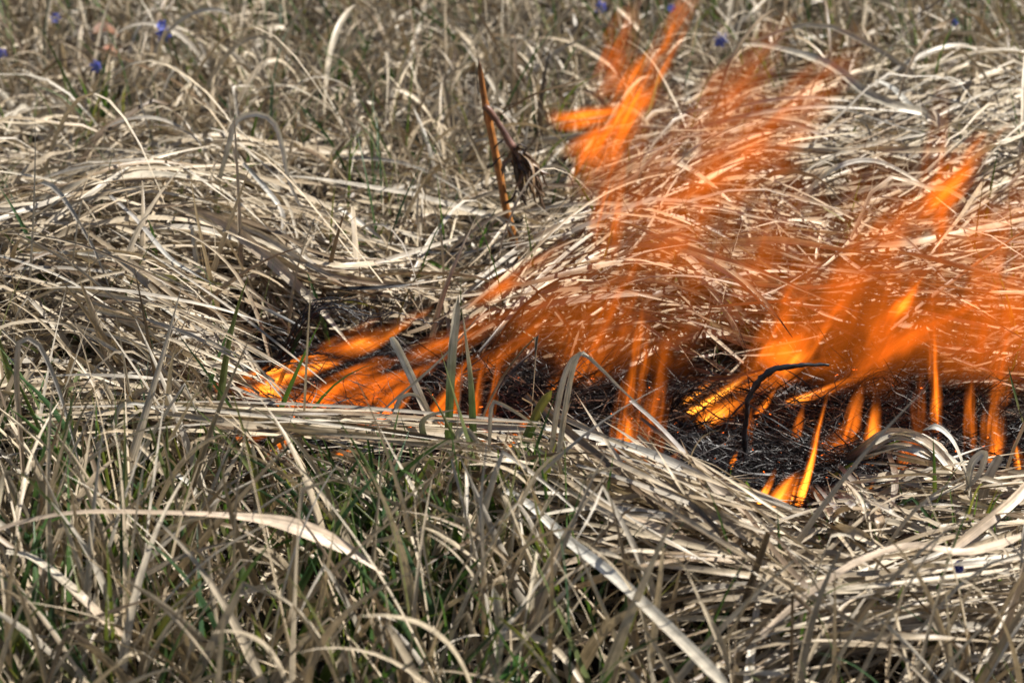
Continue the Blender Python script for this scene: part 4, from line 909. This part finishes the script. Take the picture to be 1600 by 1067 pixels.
char_stalk("black wavy strand reaching right above the left flames", [(560,505),(590,498),(610,492),(625,491),(640,497),(655,493),(672,499),(690,502)], 2.4, 640, .0014)
char_stalk("thin black wavy strand lying over the left flames", [(500,548),(540,556),(560,545),(585,549),(612,545)], 2.0, 640, .0012)
def char_tuft(label, pts, yb, n, w, fr):
    q0 = cr(pts, 40); Y0 = at(q0[0, 0], yb, 0)[1]
    root = root_empty("charred_tuft", atY(q0[0, 0], q0[0, 1], Y0), label, "charred tuft")
    for i in range(n):
        a = 0 if i < n*.5 else R.uniform(.1, .5); b = min(1, a + R.uniform(.45, .95)); s = 30
        u = np.linspace(a, b, s); q = np.column_stack([np.interp(u, np.linspace(0, 1, 40), q0[:, 0]), np.interp(u, np.linspace(0, 1, 40), q0[:, 1])])
        C = atY(q[:, 0], q[:, 1], Y0 + R.normal(0, .004))
        C = C + np.cumsum(R.normal(0, .0011, (s, 3)), 0) + R.normal(0, fr, 3)*np.linspace(0, 1, s)[:, None]
        tube("strand", C, mm(R.uniform(*w), C[0])*np.linspace(1, .35, s), np.array([.012,.012,.014])*R.uniform(.7, 2.2), M_CHAR, root, 5, .25)
char_tuft("black frizzled tuft arching over the left end of the fire", [(425,575),(450,545),(472,508),(492,488),(520,482),(550,492),(580,500),(603,478),(603,458)], 640, 16, (.6, 1.7), .007)
char_tuft("low black frizzled tuft lying along the back of the left flames", [(395,590),(420,572),(450,560),(500,552),(550,556),(600,548),(625,552)], 640, 16, (.6, 1.8), .007)
char_tuft("black frizzled tuft left of the hooked charred stalk", [(1050,640),(1070,620),(1090,610),(1120,615),(1150,640)], 680, 14, (.5, 1.4), .01)
char_tuft("black frizzled tuft among the flames at the right of the patch", [(1330,620),(1350,600),(1380,590),(1410,610),(1440,640)], 660, 16, (.5, 1.5), .012)

# straw tuft combed over with a burnt end
tf = root_empty("straw_tuft", at(1515, 815, 0), "tuft of pale straw combed over to the left with a burnt black end", "grass tuft")
for i in range(13):
    e = R.uniform(0, 1)
    pts = [(1515+R.uniform(-14, 10), 812), (1500+R.uniform(-12, 10), 745+R.uniform(-14, 12)), (1455+R.uniform(-14, 14), 686+e*26), (1400+R.uniform(-12, 12), 674+e*24), (1352+R.uniform(-8, 8), 698+e*14), (1318+R.uniform(-5, 5), 722+R.uniform(-6, 8))]
    q = cr(pts, 24); tt = np.linspace(0, 1, 24); C = at(q[:, 0], q[:, 1], np.interp(tt, [0, .3, .55, .8, 1], [.0, .09, .12, .10, .05])*(1.05-.12*e))
    g = 1/(1+np.exp(-(tt-.84)*30)); base = np.array(COL[("pale", "white", "tan")[i % 3]])
    part_blade("blade", C, mm(R.uniform(7, 13), C[0])*BB["even"](tt), np.array([R.normal(0, .4), -.5, 1]), base*(1-g[:, None])+np.array([.015,.013,.012])*g[:, None], M_DRY, tf, 4, .2, R.normal(0, .8))
tf2 = root_empty("straw_tuft", at(1285, 770, 0), "fan of broad fawn blades spilling down right from the burnt edge", "grass tuft")
for i in range(15):
    a = R.uniform(0, 1)
    pts = [(1262+45*a, 762+R.uniform(-8, 8)), (1295+60*a+R.uniform(-6, 6), 790+20*(1-a)+R.uniform(-8, 8)), (1330+45*a, 835+R.uniform(-10, 10)), (1352+30*a+R.uniform(-20, 10), 878+R.uniform(-20, 16))]
    q = cr(pts, 20); tt = np.linspace(0, 1, 20); C = at(q[:, 0], q[:, 1], np.interp(tt, [0, .35, 1], [.05, .11, .02])*R.uniform(.85, 1.1))
    g = 1/(1+np.exp((tt-.12)*30)); base = np.array(COL[("pale", "tan", "grey")[i % 3]])
    part_blade("blade", C, mm(R.uniform(8, 15), C[0])*BB["even"](tt), np.array([R.normal(0, .4), -.4, 1]), base*(1-g[:, None])+np.array([.02,.016,.014])*g[:, None], M_DRY, tf2, 4, .2, R.normal(0, .8))

# green tufts whose blades fan from one root
def green_tuft(label, px, py, n, h, cols, wpx=8, fan=.5):
    P = at(px, py, 0); r0 = root_empty("green_tuft", P, label, "grass tuft")
    for i in range(n):
        a = (i/(n-1)-.5)*2*fan + R.normal(0, .08); l = h*R.uniform(.6, 1.1); tt = np.linspace(0, 1, 12)
        an = a*(.5+.8*tt); y_ = R.uniform(-.3, .3)
        C = P + np.stack([np.cumsum(np.sin(an))*l/12, y_*tt*l*.5, np.cumsum(np.cos(an))*l/12], -1) + np.array([R.normal(0, .006), R.normal(0, .006), 0])
        cl = np.array(COL[cols[i % len(cols)]])*R.uniform(.8, 1.2)
        part_blade("blade", C, mm(wpx*R.uniform(.7, 1.2), P)*BB["spear"](tt), np.array([R.normal(0, .6), -1, .3]), cl, M_GREEN, r0, 4, .3, R.normal(0, .6))
green_tuft("dark green tuft behind the swept mat, left of the brown stalk", 572, 435, 7, .12, ("dgreen", "green", "olive"), 8)
green_tuft("yellow green tuft beside the foot of the narrow hoop", 335, 400, 5, .10, ("olive", "green"), 8, .4)
green_tuft("thin green tuft in a gap of the mat below the flat olive blade", 150, 535, 6, .10, ("green", "dgreen"), 7)
green_tuft("tall upright green tuft at the left of the mat", 145, 450, 4, .17, ("dgreen", "olive"), 7, .3)
green_tuft("green tuft in the blurred grass above the left mat", 150, 215, 5, .10, ("dgreen", "green"), 12)
green_tuft("dark green tuft in the blurred grass at the centre top", 612, 165, 4, .09, ("dgreen",), 12, .2)
green_tuft("green tuft at the foot of the level straw at lower right", 1420, 1090, 7, .13, ("green", "olive"), 9)
green_tuft("dark green tuft left of the bottom centre", 560, 1075, 8, .16, ("dgreen", "green"), 9)
green_tuft("green tuft at the foot of the front shoots", 715, 830, 9, .11, ("green", "olive", "dgreen"), 8)
green_tuft("green tuft in the shade of the sheaf at left", 250, 860, 8, .12, ("green", "dgreen"), 8)
green_tuft("green tuft in the far corner of the left foreground", 60, 800, 6, .14, ("green", "dgreen"), 9)
green_tuft("green tuft sprouting through the front of the burnt patch", 1150, 815, 5, .06, ("green", "dgreen"), 8)
green_tuft("green tuft in the dark hollow at lower right", 1500, 925, 8, .12, ("green", "olive"), 8)

# ribbed green leaf at the bottom edge
rl = root_empty("broad_leaf", at(800, 1085, 0), "small ribbed round green leaf close to the bottom edge right of centre", "leaf")
for k_ in range(2):
    a = np.linspace(0, 1, 12); P0 = at(795+12*k_, 1075-16*k_, .09)
    C = P0 + np.stack([(a-.5)*.018*(1 if k_ else -1), .012*np.sin(a*3), .01*np.sin(a*3.1)], -1)
    part_blade("leaf_blade", C, .011*np.sin(np.linspace(.3, 2.9, 12))**.7, np.array([.1, -.5, 1]), (.05,.13,.025), M_GREEN, rl, 7, .12)
Cq = np.linspace(np.array(rl.location), at(800, 1066, .09), 8); tube("leaf_stalk", Cq, .0008, (.08,.15,.03), M_GREEN, rl, 5)

# russet dead leaves and a white snail shell far back
def dead_leaf(label, px, py, z_, size, col):
    P = at(px, py, z_); r0 = root_empty("dead_leaf", P, label, "dead leaf")
    tt = np.linspace(0, 1, 14)
    C = P + np.stack([(tt-.5)*size, .3*size*np.sin(tt*3), .25*size*np.sin(tt*3.1+.4)], -1)
    part_blade("leaf_blade", C, size*.55*np.sin(np.linspace(.1, 3.04, 14))**.7, np.array([.3, -.8, .8]), col, M_STEM, r0, 7, .2, .8)
    tube("leaf_stalk", np.linspace(C[-1], C[-1]+np.array([size*.3, 0, .01]), 6), .0007, col, M_STEM, r0, 5)
dead_leaf("russet dead leaf in the dark gap at the upper left", 165, 55, .06, .035, (.22,.10,.05))
dead_leaf("dark brown dead leaf in the shadow left of the russet one", 130, 64, .03, .035, (.05,.025,.018))
dead_leaf("rusty leaf fragment on the blurred grass right of the russet leaf", 172, 82, .07, .02, (.30,.11,.05))
def snail(px, py, z_, label):
    P = at(px, py, z_); s = 60; a = np.linspace(0, 5.2*math.pi, s); r_ = .0045*np.linspace(.08, 1, s)**1.2
    C = np.stack([r_*np.cos(a), .0018*(1-np.linspace(0, 1, s)), r_*np.sin(a)], -1)+P
    o = tube("snail_shell", C, .0022*np.linspace(.3, 1, s), (.7,.66,.58), M_STEM, None, 8, .02, label=label, cat="snail shell")
snail(326, 221, .10, "tiny white snail shell lying left of the narrow hoop")

# blue squill flowers
def flower(label, px, py, h, open_=1.0, size=.011, face=(0, -1, .2)):
    tip = at(px, py, h); foot = tip*1.0; foot[2] = 0
    r0 = root_empty("blue_flower", foot, label, "wild flower", "small blue squill flowers scattered in the grass")
    tt = np.linspace(0, 1, 12)[:, None]
    C = foot*(1-tt)+tip*tt + np.array([.008, .0, 0])*np.sin(tt*3.1)
    tube("stem", C, .0009, (.06,.09,.03), M_GREEN, r0, 6)
    f = np.array(face, float); f /= np.linalg.norm(f); a = np.cross(f, [0, 0, 1.0]); a /= np.linalg.norm(a); b = np.cross(a, f)
    u = np.linspace(0, 1, 8)
    for k in range(6):
        g = k*math.pi/3+.2; d = a*math.cos(g)+b*math.sin(g)
        Cp = tip + d*(np.sin(u*1.3)*size*open_)[:, None] + f*((1-np.cos(u*1.2))*size*(.2 + .9*(1-open_)) + u*size*.3)[:, None]
        part_blade("petal", Cp, size*.5*np.sin(np.linspace(.35, 3.0, 8)), f+.2*d, np.array([.15,.17,.50])*R.uniform(.85, 1.15), M_PETAL, r0, 4, .12)
    tube("stamen", np.linspace(tip, tip+f*size*.5, 5), .0011, (.35,.38,.6), M_PETAL, r0, 6)
flower("blue flower in the upper left tangle, lower of a pair", 256, 54, .10, 1, .0125)
flower("blue flower in the upper left tangle, upper of a pair", 252, 41, .12, .8, .011, (.5, -1, .6))
flower("violet flower left of centre below the paired blooms", 152, 104, .08, .9, .011, (-.4, -1, .3))
flower("dim violet flower near the top left corner", 86, 27, .08, .8, .010, (.3, -1, .1))
flower("blue flower cut by the left frame edge", 3, 84, .08, .9, .010)
flower("blue flower at the top edge left of the tall flame", 940, 12, .09, .9, .012, (-.5, -1, .4))
flower("small blue flower just left of the tall flame tip", 1048, 15, .09, .6, .010, (.2, -1, .9))
flower("violet flower right of the tall flame", 1126, 62, .08, 1, .012)
flower("violet flower lower right of the tall flame, seen through the heat", 1198, 116, .07, .9, .011, (.5, -1, .2))
flower("small blue flower in the grass at the upper right", 1490, 35, .10, .7, .009)
flower("single bright blue petal cup in the dark hollow at lower right", 1497, 893, .135, .3, .015, (-.1, -.5, 1))

# ------------------------------------------------------------------ the flames
def flame_mesh(bend, sway, seed):
    rings, sides = 14, 12
    rs = np.random.RandomState(int(seed*100) % 9999)
    zz = np.linspace(0, 1, rings); V = []
    for z_ in zz:
        zc = min(max(z_, .001), .999)
        w_ = max(.02, (zc+.03)**.32*(1-zc)**.75*1.5)*1.05+.02
        cx = bend*4*zc*(1-zc)+sway*math.sin(2*math.pi*zc)
        w2 = w_ + .30*zc*(1-zc)*2          # room for the licking edge
        for k in range(sides):
            a = 2*math.pi*k/sides
            V.append((cx+w2*math.cos(a), w_*math.sin(a), z_))
    F = []
    for i in range(rings-1):
        for k in range(sides):
            k2 = (k+1) % sides
            F.append((i*sides+k, i*sides+k2, (i+1)*sides+k2, (i+1)*sides+k))
    F.append(tuple(range(sides-1, -1, -1))); F.append(tuple((rings-1)*sides+k for k in range(sides)))
    me = bpy.data.meshes.new("flame"); me.from_pydata(V, [], F); me.update(); me.materials.append(M_FLAME)
    return me
def flame(label, root, tip, w, heat, tau, bend=0.0, sway=.0, rr=None, lean=0.0):
    soft = 0.0 if rr is None or (w <= 90 and abs(rr-root[1]) < 56 and rr > root[1]+45) else (2.0 if w > 200 else 1.0)
    rr = rr or root[1]
    Y0 = at(root[0], rr, .02)[1]
    A = atY(root[0], root[1], Y0); B = atY(tip[0], tip[1], Y0+lean)
    ch = B-A; L = np.linalg.norm(ch); zax = ch/L
    yax = np.array([0, 1, 0.]); xax = np.cross(yax, zax); xax /= np.linalg.norm(xax); yax = np.cross(zax, xax)
    mx_ = (root[0]+tip[0])/2; my_ = (root[1]+tip[1])/2
    if w > 90: fk = (.30 if 850 < mx_ < 1120 and my_ > 380 else .75)*(.52 if w > 200 else .8)
    elif soft: fk = .55 if 850 < mx_ < 1120 and my_ > 380 else 1.0
    else: fk = 1.15 if mx_ < 760 else (.6 if 850 < mx_ < 960 and my_ < 600 else .78)
    hw = mm(w, A)*.5; hd = min(.55*hw, .022)
    seed = R.uniform(0, 60)
    o = link("flame", flame_mesh(bend, sway, seed), label=label, cat="flame", group="flames of the grass fire")
    M = Matrix(((xax[0]*hw, yax[0]*hd, zax[0]*L, A[0]), (xax[1]*hw, yax[1]*hd, zax[1]*L, A[1]), (xax[2]*hw, yax[2]*hd, zax[2]*L, A[2]), (0, 0, 0, 1)))
    o.matrix_world = M
    o["bend"] = float(bend); o["sway"] = float(sway); o["heat"] = float(heat); o["seed"] = float(seed); o["aspect"] = float(L/hw)
    o["grain_across"] = float(hw/(.020 if w > 90 else .011)); o["grain_along"] = float(L/(.075 if w > 90 else .055)); o["soft"] = float(soft)
    o["thickness"] = float(tau*fk/(1.1*hd))
    return o
FL = [
 ("bright yellow flame at the far left tip of the fire", (338,614), (600,528), 66, 1.5, 3.0, .25, .1),
 ("small yellow lick running left out of the fire's tip", (440,618), (338,603), 24, 1.3, 1.8, 0, .1),
 ("deep orange flame behind the green white blade at left", (430,636), (650,556), 66, .8, 2.4, .1, .15),
 ("orange flame streaming right over the charred left bed", (500,640), (705,560), 66, .7, 2.2, .1, .1),
 ("streaked flame slanting up right left of the charred gap", (555,668), (665,560), 66, .7, 2.4, .1, 0),
 ("steep orange flame touching the charred gap", (585,672), (660,575), 50, .8, 2.2, .1, 0),
 ("bright lick above the back of the left flames", (520,556), (690,468), 52, 1.2, 1.8, .2, .1, 620),
 ("faint flame left of the bright lick above the left flames", (495,552), (600,498), 44, .5, 1.3, .1, .1, 620),
 ("flame slanting up right behind the cut white blade top", (648,694), (745,545), 42, .8, 2.2, .1, 0),
 ("narrow flame behind the flared green blade", (690,690), (724,560), 34, .7, 1.8, .1, 0),
 ("small bright flame at the foot of the charred gap", (632,694), (705,648), 26, 1.3, 2.2, .2, 0),
 ("narrow upright flame right of the folded green blade", (728,695), (758,560), 30, .7, 1.8, .1, 0),
 ("thin tall streak of flame left of the kinked peak", (755,700), (790,500), 24, .6, 1.5, .1, 0),
 ("low flame behind the dark green blade", (786,704), (840,636), 26, .8, 1.8, .1, 0),
 ("tiny bright flame peeping above the sheaf at centre", (752,712), (778,678), 18, 1.4, 2.2, 0, 0),
 ("second tiny flame peeping above the sheaf at centre", (785,712), (812,682), 16, 1.4, 2.2, 0, 0),
 ("ragged red orange flame under the left sheaf", (350,694), (470,652), 30, .9, 2.4, .2, .1, 720),
 ("lower ragged flame under the left sheaf", (405,712), (478,668), 28, 1.1, 2.4, .2, .1, 725),
 ("short red lick left of the ragged flames under the sheaf", (400,668), (334,655), 14, .7, 1.8, 0, .1, 700),
 ("faint spark of flame far under the sheaf, right of the ragged flames", (520,714), (562,700), 12, .9, 1.6, 0, 0, 720),
 ("wide veil of flame leaning right over the straw behind the green shoots", (700,610), (905,455), 80, .5, 1.1, .1, .1),
 ("wide veil of flame running up right towards the brown drooping blade", (740,570), (985,385), 92, .6, 1.2, .15, .1, 610),
 ("low veil of flame behind the cut white blade top", (620,566), (860,455), 72, .6, 1.2, .15, .1, 610),
 ("upright orange flame behind the kinked peak", (866,612), (905,490), 64, .9, 1.4, .1, .1),
 ("tall veil of flame right of the kinked peak", (905,604), (1020,370), 84, .7, 1.3, .1, .1),
 ("broad flame climbing through the mat crest at centre", (880,530), (1050,320), 92, .7, 1.3, .15, .1, 615),
 ("long tall veil in the middle of the fire", (960,600), (1020,250), 110, .4, 1.0, .15, .1, 640),
 ("tallest flame, reaching the top edge as a sharp orange point", (895,320), (1112,-70), 90, 1.0, 2.6, .10, -.05, 620),
 ("lower half of the tallest flame where it leaves the straw", (930,430), (990,190), 84, .6, 1.2, -.1, .1, 620),
 ("torn lick of flame floating left of the tallest flame", (850,184), (1030,160), 62, .9, 2.2, .2, .2, 620),
 ("paler torn lick under the floating one", (880,250), (1040,120), 70, .6, 1.7, .2, .1, 620),
 ("faint wide veil in front of the upper right mat", (1090,330), (1200,110), 160, .35, .8, .1, .1, 620),
 ("brownish thin veil right of the tallest flame", (1060,230), (1260,0), 140, .3, 1.5, .1, .1, 620),
 ("brownish veil reaching the upper right grass", (1150,250), (1380,30), 150, .3, 1.5, .1, .1, 620),
 ("thin reddish veil left of the tallest flame point", (930,160), (1010,-30), 80, .2, 1.4, .1, .1, 620),
 ("long low veil over the upper right mat", (960,340), (1360,180), 150, .4, 1.2, .15, .1, 620),
 ("wide veil between the mat crest and the upper mat", (970,430), (1170,290), 130, .5, 1.0, .1, .1, 620),
 ("veil over the straw just behind the burnt patch", (990,570), (1180,450), 100, .5, .9, .1, .1, 620),
 ("tall sharp edged flame standing behind the wide white blade", (970,748), (1018,445), 66, .9, 2.3, -.1, -.05),
 ("streaky flame right beside the tall sharp edged one", (1008,748), (1056,470), 58, .5, 1.2, -.1, .1),
 ("thin flame foot left of the tall sharp edged one", (946,790), (976,640), 22, .8, 1.8, 0, 0, 780),
 ("pair of tiny flames seen through the sheaf", (925,770), (948,742), 12, 1.2, 2.0, 0, 0),
 ("small bright flame below the wide white blade, left one", (1012,766), (1003,702), 34, 1.4, 3.0, .2, 0, 814),
 ("small bright flame below the wide white blade, right one", (1032,770), (1064,700), 38, 1.5, 3.0, -.2, 0, 818),
 ("golden flame feeding on straw left of the hooked stalk", (1072,644), (1190,572), 44, 1.5, 2.2, .2, .1),
 ("small golden lick at the left of the golden flame", (1065,630), (1120,592), 26, 1.4, 2.0, .1, .1),
 ("orange flame low under the golden one", (1090,662), (1200,604), 56, 1.1, 1.9, .1, .1),
 ("long level flame behind the hooked stalk", (1110,608), (1370,552), 56, .8, 1.5, .2, .1),
 ("wide bright flame leaning right above the hooked stalk", (1165,592), (1262,425), 84, .9, 2.0, .1, .1, 620),
 ("brightest slanting flame above the hooked stalk", (1208,604), (1332,432), 62, 1.3, 2.2, .1, 0, 620),
 ("broad flame between the two slanting ones", (1190,580), (1300,478), 70, .9, 1.8, .1, .1, 620),
 ("small flame at the elbow of the hooked stalk", (1178,655), (1218,600), 22, 1.0, 1.8, .1, 0),
 ("upright flame on the black bed right of the hooked stalk", (1240,700), (1256,620), 24, .8, 1.8, .1, 0),
 ("slender bright orange flame standing tall in the black bed", (1246,796), (1294,602), 24, 1.3, 3.4, .15, 0),
 ("thin twin at the foot of the slender bright flame", (1236,792), (1250,738), 12, 1.4, 2.8, 0, 0),
 ("small pointed flame at the front edge of the black bed", (1184,786), (1212,728), 26, 1.4, 3.2, .2, 0, 834),
 ("rounded orange flame at the front edge of the black bed", (1206,790), (1252,726), 50, 1.2, 3.0, .2, .1, 838),
 ("wide flame lying right of the slender bright one", (1268,712), (1345,665), 58, .9, 2.2, .1, .1),
 ("flame leaning right behind the wide lying one", (1318,706), (1350,590), 44, .8, 2.0, .1, .1),
 ("bright flame above the burnt end of the straw tuft", (1358,728), (1368,600), 38, 1.1, 2.2, .1, 0),
 ("small flame below the straw tuft's burnt end", (1350,776), (1372,745), 14, 1.3, 2.2, 0, 0),
 ("faint low flame left of the hooked stalk's foot", (1140,733), (1154,700), 14, 1.1, 1.8, 0, 0),
 ("faint upright lick over the black bed by the hooked stalk", (1168,700), (1178,630), 20, .5, 1.1, 0, 0),
 ("long bright streak from the black bed towards upper right", (1225,632), (1405,568), 30, 1.2, 2.2, .15, .1),
 ("long flame ribbon sweeping up to the right frame edge", (1300,600), (1630,418), 58, .7, 1.6, -.15, .1, 630),
 ("flame rising off the long ribbon", (1340,600), (1428,430), 66, .6, 1.3, .1, .1, 630),
 ("small yellow flame floating over the right mat", (1385,505), (1450,420), 46, 1.2, 1.6, .1, .1, 630),
 ("straight thin flame column at right", (1464,690), (1456,440), 30, 1.0, 2.0, 0, .05),
 ("faint column left of the straight thin one", (1432,722), (1442,560), 46, .5, 1.2, 0, .1),
 ("low wide flame behind the straw tuft", (1412,748), (1436,672), 66, .7, 1.9, .1, .1),
 ("flame column near the right edge, left of a pair", (1514,716), (1516,540), 32, .8, 1.7, 0, .1),
 ("flame column near the right edge, right of a pair", (1546,722), (1560,585), 56, .9, 1.8, 0, .1),
 ("bright flame foot inside the right column", (1553,716), (1560,665), 24, 1.6, 2.4, 0, 0),
 ("flame at the right frame edge of the burnt patch", (1594,738), (1585,684), 26, 1.3, 2.4, .1, 0),
 ("pale veil above the right flame columns", (1555,640), (1580,500), 60, .5, 1.0, .1, .1),
 ("tall faint column rising through the upper right mat", (1440,460), (1480,110), 100, .5, 1.8, .1, .1, 640),
 ("wide veil left of the tall faint column", (1340,410), (1468,270), 90, .5, 1.1, .1, .1, 640),
 ("orange lick at the upper right with a ragged top", (1410,360), (1585,175), 84, .9, 2.2, .1, .1, 640),
 ("broad veil at the right frame edge above the long ribbon", (1490,430), (1620,250), 130, .5, 1.1, .1, .1, 640),
 ("veil just above the right end of the long ribbon", (1530,530), (1630,380), 100, .45, 1.0, .1, .1, 640),
 ("low brown veil across the right mat", (1260,480), (1450,340), 120, .4, .9, .1, .1, 630),
 ("orange veil along the left edge of the centre straw", (720,480), (910,370), 56, .5, 1.1, .15, .1, 600),
 ("huge thin orange veil spread over the straw between the tallest flame and the slanting pair", (1060,600), (1130,230), 360, .4, 1.5, .1, .1, 640),
 ("huge thin orange veil over the middle of the right mat", (1290,600), (1430,250), 330, .4, 1.4, .1, .1, 640),
 ("huge thin orange veil at the right frame edge", (1530,660), (1610,220), 330, .4, 1.5, .1, .1, 650),
 ("thin wide veil over the centre straw behind the green shoots", (800,620), (980,340), 280, .4, 1.4, .1, .1, 620),
 ("thin haze of flame low over the back of the burnt patch", (1240,640), (1340,400), 360, .45, 1.3, .1, .1, 635),
 ("thin wide veil round the foot of the tallest flame", (950,440), (1040,60), 220, .35, 1.4, .1, .1, 620),
 ("wide level veil low over the centre straw", (930,600), (1010,400), 330, .4, 1.3, .1, .1, 630),
 ("wide veil above the torn floating lick, under the brownish ones", (1090,300), (1230,60), 260, .3, 1.2, .1, .1, 620),
 ("wide low veil over the straw at the right end of the burnt patch", (1500,640), (1540,440), 300, .4, 1.2, .1, .1, 640),
 ("very wide even veil tinting the straw from the slanting pair to the straight column", (1310,660), (1420,180), 560, .5, 1.8, .1, .1, 640),
 ("very wide even veil tinting the straw right of the torn lick", (1060,560), (1180,60), 480, .45, 1.7, .1, .1, 630),
 ("very wide even veil tinting the straw beyond the right columns", (1540,680), (1640,170), 480, .5, 1.8, .1, .1, 650),
 ("wide even veil tinting the straw left of the kinked peak's top", (830,620), (960,300), 380, .45, 1.5, .1, .1, 625),
]
for f_ in FL: flame(*f_)
print("objects", len(bpy.data.objects))
